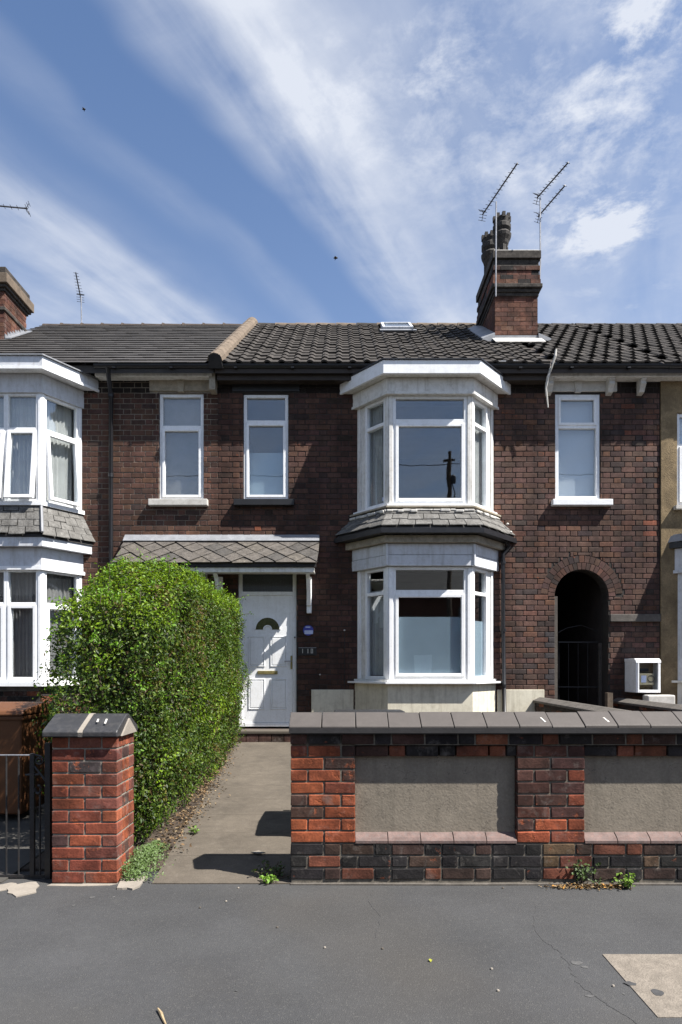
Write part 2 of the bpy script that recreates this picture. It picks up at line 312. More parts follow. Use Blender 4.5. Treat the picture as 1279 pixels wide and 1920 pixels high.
# ------------------------------------------------------------------ mesh helpers
class Fr:
    """upright frame on a wall: a along it, n outward"""
    def __init__(s, p0, p1):
        s.o = Vector((p0[0], p0[1])); d = Vector((p1[0] - p0[0], p1[1] - p0[1])); s.L = d.length; s.a = d / s.L
        s.n = Vector((s.a.y, -s.a.x))
    def p(s, a, n, z):
        q = s.o + s.a * a + s.n * n; return (q.x, q.y, z)
class MB:
    def __init__(s): s.v = []; s.f = []; s.c = []
    def add(s, vs, fs, col=None):
        b = len(s.v); s.v += [tuple(q) for q in vs]
        for f in fs: s.f.append(tuple(i + b for i in f)); s.c.append(col)
        return s
    def hexa(s, p, col=None):
        return s.add(p, [(0, 3, 2, 1), (4, 5, 6, 7), (0, 1, 5, 4), (1, 2, 6, 5), (2, 3, 7, 6), (3, 0, 4, 7)], col)
    def box(s, x0, x1, y0, y1, z0, z1, col=None):
        return s.hexa([(x0, y0, z0), (x1, y0, z0), (x1, y1, z0), (x0, y1, z0), (x0, y0, z1), (x1, y0, z1), (x1, y1, z1), (x0, y1, z1)], col)
    def lbox(s, fr, a0, a1, n0, n1, z0, z1, col=None, tilt=None):
        """box in a wall frame; n1 is the outer face; tilt=(ztop, tan) leans it out from ztop"""
        def q(a, n, z):
            if tilt: n = n + (tilt[0] - z) * tilt[1]
            return fr.p(a, n, z)
        return s.hexa([q(a0, n1, z0), q(a1, n1, z0), q(a1, n0, z0), q(a0, n0, z0), q(a0, n1, z1), q(a1, n1, z1), q(a1, n0, z1), q(a0, n0, z1)], col)
    def prism(s, poly, vec, col=None):
        n = len(poly); v = Vector(vec); q = [tuple(Vector(p) + v) for p in poly]
        fs = [tuple(range(n)), tuple(range(2 * n - 1, n - 1, -1))] + [(i, i + n, (i + 1) % n + n, (i + 1) % n) for i in range(n)]
        return s.add(list(poly) + q, fs, col)
    def tube(s, pts, r, n=6, col=None):
        pts = [Vector(p) for p in pts]; rs = r if isinstance(r, (list, tuple)) else [r] * len(pts)
        vs = []; fs = []
        for i, p in enumerate(pts):
            d = (pts[min(i + 1, len(pts) - 1)] - pts[max(i - 1, 0)]).normalized()
            u = d.cross(Vector((0, 0, 1)) if abs(d.z) < .9 else Vector((0, 1, 0))).normalized(); w = d.cross(u)
            for k in range(n):
                a = 2 * math.pi * k / n; vs.append(p + (u * math.cos(a) + w * math.sin(a)) * rs[i])
        for i in range(len(pts) - 1):
            for k in range(n):
                fs.append((i * n + k, i * n + (k + 1) % n, (i + 1) * n + (k + 1) % n, (i + 1) * n + k))
        fs.append(tuple(range(n))); fs.append(tuple(range(len(vs) - 1, len(vs) - n - 1, -1)))
        return s.add(vs, fs, col)
    def lathe(s, prof, c, n=16, col=None):
        vs = []; fs = []
        for r, z in prof:
            for k in range(n):
                a = 2 * math.pi * k / n; vs.append((c[0] + r * math.cos(a), c[1] + r * math.sin(a), c[2] + z))
        for i in range(len(prof) - 1):
            for k in range(n): fs.append((i * n + k, i * n + (k + 1) % n, (i + 1) * n + (k + 1) % n, (i + 1) * n + k))
        fs.append(tuple(range(n - 1, -1, -1))); fs.append(tuple(range(len(vs) - n, len(vs))))
        return s.add(vs, fs, col)
    def mesh(s, name, mat, smooth=False):
        me = bpy.data.meshes.new(name); me.from_pydata(s.v, [], s.f)
        if any(c is not None for c in s.c):
            at = me.color_attributes.new('Col', 'FLOAT_COLOR', 'CORNER'); arr = []
            for f, c in zip(s.f, s.c):
                c = c or (.2, .2, .2, 0); c = c if len(c) == 4 else (*c, 0)
                arr += list(c) * len(f)
            at.data.foreach_set('color', arr)
        me.materials.append(mat)
        if smooth: me.polygons.foreach_set('use_smooth', [True] * len(me.polygons))
        me.update(); return me
    def build(s, name, mat, parent=None, smooth=False, kind=None, bevel=0):
        return link(name, s.mesh(name, M[mat] if isinstance(mat, str) else mat, smooth), parent, kind, bevel)
def link(name, me, parent=None, kind=None, bevel=0):
    o = bpy.data.objects.new(name, me); COL.objects.link(o)
    if parent is not None: adopt(o, parent)
    if kind: o['kind'] = kind
    if bevel:
        b = o.modifiers.new('bevel', 'BEVEL'); b.width = bevel; b.segments = 2; b.limit_method = 'ANGLE'; b.angle_limit = R(40)
    return o
WORLDLOC = {}
def adopt(o, parent):
    o.parent = parent
    w = WORLDLOC.get(parent.name, (0, 0, 0)); o.matrix_parent_inverse = Matrix.Translation(-Vector(w))
def tag(o, label, cat, group=None):
    o['label'] = label; o['category'] = cat
    if group: o['group'] = group
    return o
def thing(name, label, cat, loc=(0, 0, 0), group=None):
    o = bpy.data.objects.new(name, None); COL.objects.link(o); o.location = loc; o.empty_display_size = .2
    WORLDLOC[o.name] = tuple(loc)
    return tag(o, label, cat, group)
def bx(name, mat, parent, *a, bevel=0): return MB().box(*a).build(name, mat, parent, bevel=bevel)
def clip_poly(poly, rect):
    """Sutherland-Hodgman against (x0,x1,y0,y1)"""
    x0, x1, y0, y1 = rect
    for ax, val, sg in ((0, x0, 1), (0, x1, -1), (1, y0, 1), (1, y1, -1)):
        out = []
        for i, p in enumerate(poly):
            q = poly[i - 1]; ip = (p[ax] - val) * sg >= 0; iq = (q[ax] - val) * sg >= 0
            if ip != iq:
                t = (val - q[ax]) / (p[ax] - q[ax]); out.append((q[0] + (p[0] - q[0]) * t, q[1] + (p[1] - q[1]) * t))
            if ip: out.append(p)
        poly = out
        if not poly: return []
    return poly

# ------------------------------------------------------------------ bricks
def brick_mesh(name, L, D, H, ch, jit, seed, mat):
    """face brick: front (-Y) chamfered, back open into the wall; origin at front centre"""
    r = random.Random(seed); j = lambda: (r.random() - .5) * 2 * jit
    h, w = H / 2, L / 2; pts = []
    for y, c in ((D, 0), (ch, 0), (0, ch)):
        for sx, sz in ((-1, -1), (1, -1), (1, 1), (-1, 1)): pts.append((sx * (w - c) + j(), y + (j() if y < D else 0), sz * (h - c) + j()))
    fs = [(8, 9, 10, 11)]
    for k in range(4):
        m = (k + 1) % 4; fs += [(k, m, 4 + m, 4 + k), (4 + k, 4 + m, 8 + m, 8 + k)]
    me = bpy.data.meshes.new(name); me.from_pydata(pts, [], fs); me.materials.append(mat); me.update(); return me
BS = [brick_mesh('stretcher', .226, .045, .0765, .005, .0022, i, M['brick_o']) for i in range(5)]
BH = [brick_mesh('header', .110, .045, .0765, .005, .0022, 20 + i, M['brick_o']) for i in range(5)]
def pal(kind):
    r = rng.random()
    if kind == 'left':
        c = (.138, .071, .052) if r < .5 else (.168, .086, .060) if r < .74 else (.108, .062, .050) if r < .93 else (.080, .050, .043)
        al = .22 if rng.random() < .04 else .06
    elif kind == 'main':
        c = (.112, .059, .046) if r < .55 else (.135, .070, .051) if r < .72 else (.088, .051, .042) if r < .93 else (.066, .043, .036)
        al = .0
    elif kind == 'right':
        c = (.168, .095, .074) if r < .5 else (.205, .102, .070) if r < .66 else (.130, .080, .066) if r < .92 else (.092, .066, .060)
        al = .18 if rng.random() < .03 else .0
    elif kind == 'stack':
        c = (.20, .085, .056) if r < .6 else (.15, .068, .05) if r < .9 else (.27, .13, .085); al = .05
    elif kind == 'pillar':
        c = (.31, .086, .050) if r < .5 else (.25, .086, .060) if r < .85 else (.38, .11, .052) if r < .95 else (.10, .055, .05); al = .2
    elif kind == 'pier_red':
        c = (.38, .102, .046) if r < .5 else (.28, .084, .048) if r < .78 else (.10, .052, .042); al = .28
    elif kind == 'pier_brown':
        c = (.115, .052, .042) if r < .55 else (.165, .066, .045) if r < .85 else (.34, .09, .045); al = .10
    elif kind == 'base':
        c = (.030, .027, .028) if r < .55 else (.075, .045, .036) if r < .75 else (.20, .07, .042) if r < .9 else (.16, .105, .06); al = .06
    elif kind == 'dark':
        c = (.04, .033, .031) if r < .5 else (.09, .045, .035) if r < .75 else (.24, .08, .042); al = .08
    k = .62 * rng.uniform(.86, 1.14)
    return (c[0] * k, c[1] * k * rng.uniform(.95, 1.05), c[2] * k * rng.uniform(.93, 1.07), al)
def sub_rect(rects, op):
    out = []; ox0, ox1, oz0, oz1 = op
    for x0, x1, z0, z1 in rects:
        if ox1 <= x0 or ox0 >= x1 or oz1 <= z0 or oz0 >= z1: out.append((x0, x1, z0, z1)); continue
        if ox0 > x0: out.append((x0, ox0, z0, z1))
        if ox1 < x1: out.append((ox1, x1, z0, z1))
        m0, m1 = max(x0, ox0), min(x1, ox1)
        if oz0 > z0: out.append((m0, m1, z0, oz0))
        if oz1 < z1: out.append((m0, m1, oz1, z1))
    return out
def flemish(x0, x1, z0, z1, ops, start=0):
    """list of (x0,x1,z0,z1,full) brick faces"""
    res = []; j = .0055; k = start; z = z0
    while z < z1 - .02:
        zt = min(z + SC, z1); x = x0 - (.0 if k % 2 else .1775); i = 0
        while x < x1:
            w = .235 if (i % 2 == 0) else .120
            a, b = max(x, x0), min(x + w, x1)
            if b - a > .02:
                full = (b - a) > w - .001 and zt - z > SC - .001
                rs = [(a + j, b - j, z + j, zt - j)]
                for op in ops: rs = sub_rect(rs, op)
                for q in rs:
                    if q[1] - q[0] > .022 and q[3] - q[2] > .022:
                        ok = full and abs((q[1] - q[0]) - (b - a - 2 * j)) < .001 and abs((q[3] - q[2]) - (zt - z - 2 * j)) < .001
                        res.append((*q, ('S' if w > .2 else 'H') if ok else None))
            x += w; i += 1
        z += SC; k += 1
    return res
def face_brick_into(mb, x0, x1, z0, z1, y, col, D=.045, ch=.005):
    j = lambda: rng.uniform(-.002, .002)
    p = []
    for yy, c in ((y + D, 0), (y + ch, 0), (y, ch)):
        for xx, zz in ((x0 + c, z0 + c), (x1 - c, z0 + c), (x1 - c, z1 - c), (x0 + c, z1 - c)): p.append((xx + j(), yy + (j() if yy < y + D else 0), zz + j()))
    fs = [(8, 9, 10, 11)]
    for k in range(4):
        m = (k + 1) % 4; fs += [(k, m, 4 + m, 4 + k), (4 + k, 4 + m, 8 + m, 8 + k)]
    mb.add(p, fs, col)
def lay_bricks(parent, bricks, y, kind, vis, special=None, limit=295):
    """first `limit` whole, visible bricks become objects, the rest one field"""
    cand = [b for b in bricks if b[4] and vis((b[0] + b[1]) / 2, (b[2] + b[3]) / 2)]
    cand.sort(key=lambda b: (b[4] != 'S', abs((b[2] + b[3]) / 2 - 3.4)))
    chosen = set(id(b) for b in cand[:limit]); mb = MB()
    for b in bricks:
        cx, cz = (b[0] + b[1]) / 2, (b[2] + b[3]) / 2
        col = pal(kind(cx, cz) if callable(kind) else kind)
        if special:
            s = special(cx, cz)
            if s: col = s
        if id(b) in chosen:
            o = bpy.data.objects.new('brick', rng.choice(BS if b[4] == 'S' else BH)); COL.objects.link(o)
            o.location = (cx, y + rng.uniform(-.002, .002), cz); o.rotation_euler = (rng.uniform(-.006, .006), rng.uniform(-.004, .004), rng.uniform(-.008, .008))
            o.color = col; adopt(o, parent)
        else: face_brick_into(mb, b[0], b[1], b[2], b[3], y + rng.uniform(-.002, .002), col)
    if mb.v: mb.build('brickwork', 'brick_m', parent, kind='stuff')

def wall_sheet(mb, x0, x1, z0, z1, y, T, ops, arch=None):
    """solid front wall with openings: front at y, thickness T"""
    xs = sorted(set([x0, x1] + [c for o in ops for c in o[:2] if x0 < c < x1])); zs = sorted(set([z0, z1] + [c for o in ops for c in o[2:] if z0 < c < z1]))
    for i in range(len(xs) - 1):
        for k in range(len(zs) - 1):
            cx, cz = (xs[i] + xs[i + 1]) / 2, (zs[k] + zs[k + 1]) / 2
            if any(o[0] < cx < o[1] and o[2] < cz < o[3] for o in ops): continue
            mb.box(xs[i], xs[i + 1], y, y + T, zs[k], zs[k + 1])
def house_shell(name_parent, x0, x1, z0, ztop, ops, mortar, y=YH, T=.25):
    mb = MB(); wall_sheet(mb, x0, x1, z0, ztop, y, T, ops)
    w = mb.build('wall', mortar, name_parent)
    mi = MB(); e = .004
    mi.box(x0 + e, x0 + .12, y + T + e, 18.0, z0, 6.3); mi.box(x1 - .12, x1 - e, y + T + e, 18.0, z0, 6.3)
    mi.box(x0 + .13, x1 - .13, 14.2, 14.35, z0, 6.3)
    mi.box(x0 + .13, x1 - .13, y + T + e, 14.19, 3.42, 3.6); mi.box(x0 + .13, x1 - .13, y + T + e, 14.19, .36, .50)
    mi.box(x0 + .13, x1 - .13, y + T + e, 14.19, 6.2, 6.29)
    mi.build('interior', 'dark_room', name_parent)
    MB().box(x0 + e, x1 - e, 18.01, 18.2, z0, 6.4).build('rear_wall', mortar, name_parent)
    return w

# ------------------------------------------------------------------ windows
GL = M['glass']
def pane(parent, fr, a0, a1, z0, z1, n=-.045, tilt=None):
    return MB().lbox(fr, a0, a1, n - .004, n, z0, z1, tilt=tilt).build('pane', 'glass', parent)
def bars(mb, fr, a0, a1, z0, z1, w, n0, n1, tilt=None, wb=None):
    wb = wb or w
    mb.lbox(fr, a0, a0 + w, n0, n1, z0, z1, tilt=tilt); mb.lbox(fr, a1 - w, a1, n0, n1, z0, z1, tilt=tilt)
    mb.lbox(fr, a0 + w, a1 - w, n0, n1 - .002, z1 - w, z1, tilt=tilt); mb.lbox(fr, a0 + w, a1 - w, n0, n1 - .002, z0, z0 + wb, tilt=tilt)
def sash(parent, fr, a0, a1, z0, z1, zt, fw=.052, tw=.06, cw=.042, casement=True, open_t=0.0, mat='upvc', part='window', backing=None, n=0.0, top_casement=False):
    """one light: outer frame with transom, top pane, lower casement with pane"""
    mb = MB(); bars(mb, fr, a0, a1, z0, z1, fw, n - .075, n, wb=fw * 1.15)
    mb.lbox(fr, a0 + fw, a1 - fw, n - .072, n - .003, zt - tw / 2, zt + tw / 2)
    f = mb.build(part, mat, parent, bevel=.006)
    sub = f if part == 'window' else parent
    if top_casement:
        c = MB(); bars(c, fr, a0 + fw - .008, a1 - fw + .008, zt + tw / 2 - .008, z1 - fw + .008, cw, n - .055, n + .012); c.build('casement', mat, sub, bevel=.005)
        pane(sub, fr, a0 + fw + cw - .012, a1 - fw - cw + .012, zt + tw / 2 + cw - .012, z1 - fw - cw + .012, n - .03)
    else: pane(sub, fr, a0 + fw - .004, a1 - fw + .004, zt + tw / 2 - .004, z1 - fw + .004, n - .045)
    if casement:
        c = MB(); tl = (zt - tw / 2 + .008, open_t) if open_t else None
        b0 = z0 + fw * 1.15 - .008
        bars(c, fr, a0 + fw - .008, a1 - fw + .008, b0, zt - tw / 2 + .008, cw, n - .055, n + .014, tilt=tl)
        c.build('casement', mat, sub, bevel=.005)
        pane(sub, fr, a0 + fw + cw - .012, a1 - fw - cw + .012, b0 + cw - .006, zt - tw / 2 - cw + .012, n - .03, tilt=tl)
    else: pane(sub, fr, a0 + fw - .004, a1 - fw + .004, z0 + fw - .004, zt - tw / 2 + .004, n - .045)
    if backing:
        for bmat, bz0, bz1, nm in backing:
            MB().lbox(fr, a0 + .02, a1 - .02, n - .135, n - .13, bz0, bz1).build(nm, bmat, sub)
    return f
def folds(parent, fr, a0, a1, z0, z1, n, mat, nm='curtain', amp=.018, step=.05):
    mb = MB(); k = max(3, int((a1 - a0) / step) * 2); vs = []
    for i in range(k + 1):
        a = a0 + (a1 - a0) * min(1, max(0, (i + rng.uniform(-.35, .35) * (0 < i < k)) / k)); nn = n + (amp if i % 2 else -amp) * rng.uniform(.1, 1.2)
        vs += [fr.p(a, nn, z0), fr.p(a, nn, z1)]
    b = len(vs)
    vs += [tuple(Vector(q) + Vector((fr.n.x * -.006, fr.n.y * -.006, 0))) for q in vs]
    fs = []
    for i in range(k): fs += [(2 * i, 2 * i + 2, 2 * i + 3, 2 * i + 1), (b + 2 * i, b + 2 * i + 1, b + 2 * i + 3, b + 2 * i + 2)]
    mb.add(vs, fs); return mb.build(nm, mat, parent)

# ------------------------------------------------------------------ bays
class Bay:
    def __init__(s, cx, hw, hf, p, y=YH):
        s.base = [(cx - hw, y), (cx - hf, y - p), (cx + hf, y - p), (cx + hw, y)]; s.y = y
    def off(s, o):
        fr = [Fr(s.base[i], s.base[i + 1]) for i in range(3)]; ln = []
        for f in fr: ln.append((f.o + f.n * o, f.a))
        def ix(l1, l2):
            (p, d), (q, e) = l1, l2; den = d.x * e.y - d.y * e.x; w = q - p
            t = (w.x * e.y - w.y * e.x) / den; r = p + d * t; return (r.x, r.y)
        wl = (Vector((0, s.y - .002)), Vector((1, 0)))
        return [ix(wl, ln[0]), ix(ln[0], ln[1]), ix(ln[1], ln[2]), ix(ln[2], wl)]
    def ring(s, oi, oo, z0, z1, segs=(0, 1, 2), mb=None, oi2=None, oo2=None):
        """band between offsets oi..oo, z0..z1 (optionally other offsets at the top)"""
        mb = mb or MB(); A, B = s.off(oi), s.off(oo); C, D = (s.off(oi2) if oi2 is not None else A), (s.off(oo2) if oo2 is not None else B)
        for i in segs:
            mb.hexa([(*B[i], z0), (*B[i + 1], z0), (*A[i + 1], z0), (*A[i], z0), (*D[i], z1), (*D[i + 1], z1), (*C[i + 1], z1), (*C[i], z1)])
        return mb
    def slab(s, o, z0, z1):
        mb = MB(); mb.prism([(*q, z0) for q in s.off(o)], (0, 0, z1 - z0)); return mb
    def frames(s, o=0.0):
        q = s.off(o); return [Fr(q[i], q[i + 1]) for i in range(3)]
    def slates(s, parent, o_lo, z_lo, o_hi, z_hi, rows, w, mat, segs=(0, 1, 2)):
        A, B = s.off(o_lo), s.off(o_hi)
        for i in segs:
            for r in range(rows):
                t0, t1 = r / rows, (r + 1.18) / rows
                L = (Vector(A[i + 1]) - Vector(A[i])).length; n = max(1, round(L / w))
                cuts = [0] + [min(1, max(0, (k + (.5 if r % 2 else 0)) / n)) for k in range(n + 1)] + [1]; cuts = sorted(set(cuts))
                for k in range(len(cuts) - 1):
                    if cuts[k + 1] - cuts[k] < .02: continue
                    g = .006
                    def P(u, t, lift):
                        t = min(t, 1.0)
                        lo = Vector(A[i]).lerp(Vector(A[i + 1]), u); hi = Vector(B[i]).lerp(Vector(B[i + 1]), u); q = lo.lerp(hi, t)
                        return (q.x, q.y, z_lo + (z_hi - z_lo) * t + lift)
                    u0, u1 = cuts[k] + g / L, cuts[k + 1] - g / L; d = rng.uniform(-.01, .02); e = rng.uniform(-.09, .09)
                    lo_l = .030 + rng.uniform(-.004, .006)
                    MB().hexa([P(u0, t0 + e * .5, lo_l - .012), P(u1, t0 + e * .5, lo_l - .012 + d * .3), P(u1, t1, .0), P(u0, t1, .0),
                               P(u0, t0 + e * .5, lo_l), P(u1, t0 + e * .5, lo_l + d * .3), P(u1, t1, .012), P(u0, t1, .012)]).build('slate', mat, parent)

# ------------------------------------------------------------------ roofs
YE, ZE, YR, ZR = 9.95, 6.33, 14.03, 9.145
PITCH = math.atan2(ZR - ZE, YR - YE); SLOPE = (ZR - ZE) / (YR - YE)
RL = math.hypot(ZR - ZE, YR - YE)
def roofz(y): return ZE + SLOPE * (y - YE)
def roof_pt(x, t, lift=0.0):        # t metres up the slope
    return (x, YE + math.cos(PITCH) * t - math.sin(PITCH) * lift, ZE + math.sin(PITCH) * t + math.cos(PITCH) * lift)
def tile_geo(wd=.225, ln=.36):
    xs = [0, .018, .05, .085, .112, wd + .012]; hs = [.008, .026, .036, .026, .008, .008]; vs = []
    for x, h in zip(xs, hs): vs += [(x, 0, h + .024), (x, ln, h), (x, 0, h - .006)]
    fs = []
    for i in range(len(xs) - 1):
        a, b = 3 * i, 3 * i + 3; fs += [(a, b, b + 1, a + 1), (a + 2, b + 2, b, a)]
    fs.append((3 * 5, 3 * 5 + 2, 3 * 5 + 1)); fs.append((0, 1, 2))
    return vs, fs
TV, TF = tile_geo()
def tile_mesh():
    me = bpy.data.meshes.new('roof_tile'); me.from_pydata(TV, [], TF); me.materials.append(M['tile']); me.update(); return me
TILE = tile_mesh()
def tiled_roof(parent, x0, x1, limit=295, holes=(), stag=True):
    mb = MB(); ga = RL / 16.0; r = 0; cnt = 0
    rot = Matrix.Rotation(PITCH, 3, 'X')
    nrow = 16
    for r in range(nrow):
        x = x0 - (.1125 if r % 2 and stag else 0)
        while x < x1 - .02:
            t = r * ga
            if x >= x0 - .001 and x + .225 <= x1 + .02:
                c = roof_pt(x + .11, t + .15)
                if not any(h[0] < c[0] < h[1] and h[2] < c[1] < h[3] for h in holes):
                    loc = Vector(roof_pt(x, t - .03, rng.uniform(-.004, .008)))
                    if cnt < limit and r < 14:
                        o = bpy.data.objects.new('roof_tile', TILE); COL.objects.link(o); o.location = loc
                        o.rotation_euler = (PITCH + rng.uniform(-.010, .010), rng.uniform(-.010, .010), rng.uniform(-.012, .012)); adopt(o, parent); cnt += 1
                    else: mb.add([tuple(rot @ Vector(q) + loc) for q in TV], TF)
            x += .225
    if mb.v: mb.build('tiling', 'tile', parent, kind='stuff')
def roof_slab(root, x0, x1, mat):
    mb = MB(); th = .12
    prof = [(YE + .03, ZE - .02), (YR, ZR - .02), (2 * YR - YE, ZE - .02), (2 * YR - YE, ZE - .02 - th), (YR, ZR - .02 - th), (YE + .03, ZE - .02 - th)]
    mb.prism([(x0, y, z) for y, z in prof], (x1 - x0, 0, 0)); return mb.build('roof', mat, root)
def half_round(mb, p0, p1, r, up, n=6, th=.02):
    p0, p1, up = Vector(p0), Vector(p1), Vector(up).normalized(); d = (p1 - p0).normalized(); s = d.cross(up).normalized(); vs = []
    for p, k in ((p0, 1.06), (p1, .97)):
        for i in range(n + 1):
            a = math.pi * i / n; vs.append(p + s * (math.cos(a) * r * k) + up * (math.sin(a) * r * k))
        for i in range(n + 1):
            a = math.pi * i / n; vs.append(p + s * (math.cos(a) * (r * k - th)) + up * (math.sin(a) * (r * k - th)))
    m = n + 1; fs = []
    for i in range(n):
        fs += [(i, i + 1, 2 * m + i + 1, 2 * m + i), (m + i + 1, m + i, 3 * m + i, 3 * m + i + 1), (i + 1, i, m + i, m + i + 1), (2 * m + i, 2 * m + i + 1, 3 * m + i + 1, 3 * m + i)]
    mb.add(vs, fs)
def gutter(root, x0, x1, mat='gutter', y0=9.925, z1=6.335, r=.058):
    mb = MB(); cy = y0 + r; n = 8; out = []; inn = []
    for i in range(n + 1):
        a = math.pi + math.pi * i / n; out.append((cy + math.cos(a) * r, z1 - .018 + math.sin(a) * r)); inn.append((cy + math.cos(a) * (r - .008), z1 - .018 + math.sin(a) * (r - .008)))
    poly = out + inn[::-1]
    for i in range(n):
        q = [out[i], out[i + 1], inn[i + 1], inn[i]]; mb.prism([(x0, y, z) for y, z in q], (x1 - x0, 0, 0))
    x = x0 + .3
    while x < x1 - .1: mb.box(x, x + .05, y0 - .006, y0 + 2 * r + .05, z1 - .085, z1 - .07); x += .9
    return mb.build('gutter', mat, root)

# ================================================================== SETTING
def structure(o): o['kind'] = 'structure'; return o
structure(MB().add([(-3000, -3000, -.30), (3000, -3000, -.30), (3000, 3000, -.30), (-3000, 3000, -.30)], [(0, 1, 2, 3)]).build('ground', 'soil'))
pv = structure(MB().box(-40, 40, .85, YW + .28, -.29, 0).build('pavement', 'asphalt'))
structure(MB().box(-40, 40, -7.2, .70, -.28, -.12).build('road', 'asphalt'))
kb = MB().box(-40, 40, .702, .848, -.29, .012).build('kerb', 'kerb'); structure(kb)
structure(MB().box(-40, 40, -10.5, -7.2, -.28, .0).build('far_pavement', 'asphalt'))
# concrete path sloping up to the door step
GZ = .335
def gz(y): return max(0.0, (y - 4.5) / (9.95 - 4.5) * GZ)
mb = MB(); ny = 10
for i in range(ny):
    y0 = YW + .0 + (9.94 - YW) * i / ny; y1 = YW + (9.94 - YW) * (i + 1) / ny
    xl0 = -1.335 - .33 * (y0 - YW) / 5.5; xl1 = -1.335 - .33 * (y1 - YW) / 5.5
    g = .004
    w0 = rng.uniform(-.02, .02) if i else 0
    mb.hexa([(xl0, y0 + g, -.2), (-.20, y0 + g, -.2), (-.20, y1, -.2), (xl1, y1, -.2), (xl0, y0 + g, gz(y0) + .008), (-.20, y0 + g, gz(y0) + .008), (-.20, y1, gz(y1) + .008), (xl1, y1, gz(y1) + .008)])
structure(mb.build('path', 'path'))
def garden(name, x0, x1, mat, lift=0.0, y0=YW + .285):
    structure(MB().hexa([(x0, y0, -.25), (x1, y0, -.25), (x1, YH - .005, -.25), (x0, YH - .005, -.25), (x0, y0, gz(y0) + lift), (x1, y0, gz(y0) + lift), (x1, YH - .005, GZ + lift), (x0, YH - .005, GZ + lift)]).build(name, mat))
garden('hedge_bed', -2.40, -1.20, 'soil', .004)
garden('front_garden', -.205, 3.14, 'soil', .0)
garden('side_yard', 3.36, 4.40, 'yard', .0)
garden('neighbour_yard', -7.5, -2.405, 'yard', .008, YW + .02)
garden('end_garden', 4.62, 9.2, 'soil', .0)

# ================================================================== FRONT WALL
def full_brick(L, D, H, seed, mat, bev=.005, jit=.002):
    bm = bmesh.new(); bmesh.ops.create_cube(bm, size=1.0)
    for v in bm.verts: v.co = Vector((v.co.x * L, v.co.y * D, v.co.z * H))
    bmesh.ops.bevel(bm, geom=bm.edges[:], offset=bev, segments=1, affect='EDGES')
    r = random.Random(seed)
    for v in bm.verts: v.co += Vector([r.uniform(-jit, jit) for _ in range(3)])
    me = bpy.data.meshes.new('brick'); bm.to_mesh(me); bm.free(); me.materials.append(mat); return me
WB = {}
def wbrick(parent, x0, x1, y0, y1, z0, z1, col, rz=0):
    L, D, H = x1 - x0, y1 - y0, z1 - z0; key = (round(L, 2), round(D, 2))
    if key not in WB: WB[key] = [full_brick(key[0], key[1], .0765, hash(key) % 999 + i, M['wbrick']) for i in range(4)]
    o = bpy.data.objects.new('brick', rng.choice(WB[key])); COL.objects.link(o)
    o.location = ((x0 + x1) / 2, (y0 + y1) / 2 + rng.uniform(-.0015, .0015), (z0 + z1) / 2); o.scale = (L / key[0], D / key[1], H / .0765)
    o.rotation_euler = (rng.uniform(-.008, .008), rng.uniform(-.008, .008), rng.uniform(-.007, .007)); o.color = col; adopt(o, parent); return o
def course(parent, x0, x1, y0, z, pat, kind, start=0, first=None, D=.105):
    x = x0; i = start; j = .0055
    while x < x1 - .03:
        w = pat[i % len(pat)] if not (first and x == x0) else first
        e = min(x + w, x1)
        if x1 - e < .05: e = x1
        col = pal(kind(x) if callable(kind) else kind)
        wbrick(parent, x if x == x0 else x + j, e if e == x1 else e - j, y0, y0 + D, z + j, z + SC - j, col); x = e; i += 1
FW = thing('garden_wall', 'brick front garden wall with cement panels, brick piers and grey-brown ridged coping', 'wall', (1.0, YW, 0))
X0 = XX(545, YW); X1 = 4.2
P1 = XX(666, YW); P2a = XX(970, YW); P2b = XX(1096.5, YW); P3a = P2b + (P2a - P1) + .0; P3b = P3a + .46
zb = .03; zp = zb + 3 * SC; ztp = zp + 8 * SC; zct = ztp + SC
core = MB()
core.box(X0 + .006, X1, YW + .0065, YW + .225, 0.0, zp - .002)
core.box(X0 + .006, X1, YW + .085, YW + .222, zp - .001, zct)
core.box(X0 + .006, P1 - .003, YW + .0065, YW + .084, zp, zct - .004)
core.box(P2a + .006, P2b - .003, YW + .0065, YW + .084, zp, zct - .004)
core.box(P3a + .006, P3b - .003, YW + .0065, YW + .084, zp, zct - .004)
for a, b in ((P1, P2a), (P2b, P3a), (P3b, X1)): core.box(a - .002, b + .002, YW - .006, YW + .083, ztp + .001, zct - .003)
core.build('mortar_core', 'mortar_w', FW)
for k in range(3):
    course(FW, X0, X1, YW, zb + k * SC, [.235, .12], 'base', k % 2, D=.10)
for k in range(8):
    first = .12 if k % 2 else None
    red = lambda x: 'pier_red'
    course(FW, X0, P1, YW, zp + k * SC, [.235, .235] if k % 2 == 0 else [.12, .235, .12], 'pier_red' if k < 7 or True else 'base', 0, D=.11)
    course(FW, P2a, P2b, YW, zp + k * SC, [.235, .25] if k % 2 == 0 else [.12, .235, .13], 'pier_red' if k < 2 else 'pier_brown', 0, D=.11)
    course(FW, P3a, P3b, YW, zp + k * SC, [.235, .25] if k % 2 == 0 else [.12, .235, .13], 'pier_brown', 0, D=.11)
    # end face of the wall towards the path
    wbrick(FW, X0 - .004, X0 + .1, YW + .116, YW + .224, zp + k * SC + .005, zp + (k + 1) * SC - .005, pal('pier_red'))
for k in range(3): wbrick(FW, X0 - .003, X0 + .1, YW + .116, YW + .226, zb + k * SC + .005, zb + (k + 1) * SC - .005, pal('base'))
course(FW, X0, X1, YW - .012, ztp, [.235, .12, .235], 'dark', 1, D=.10)
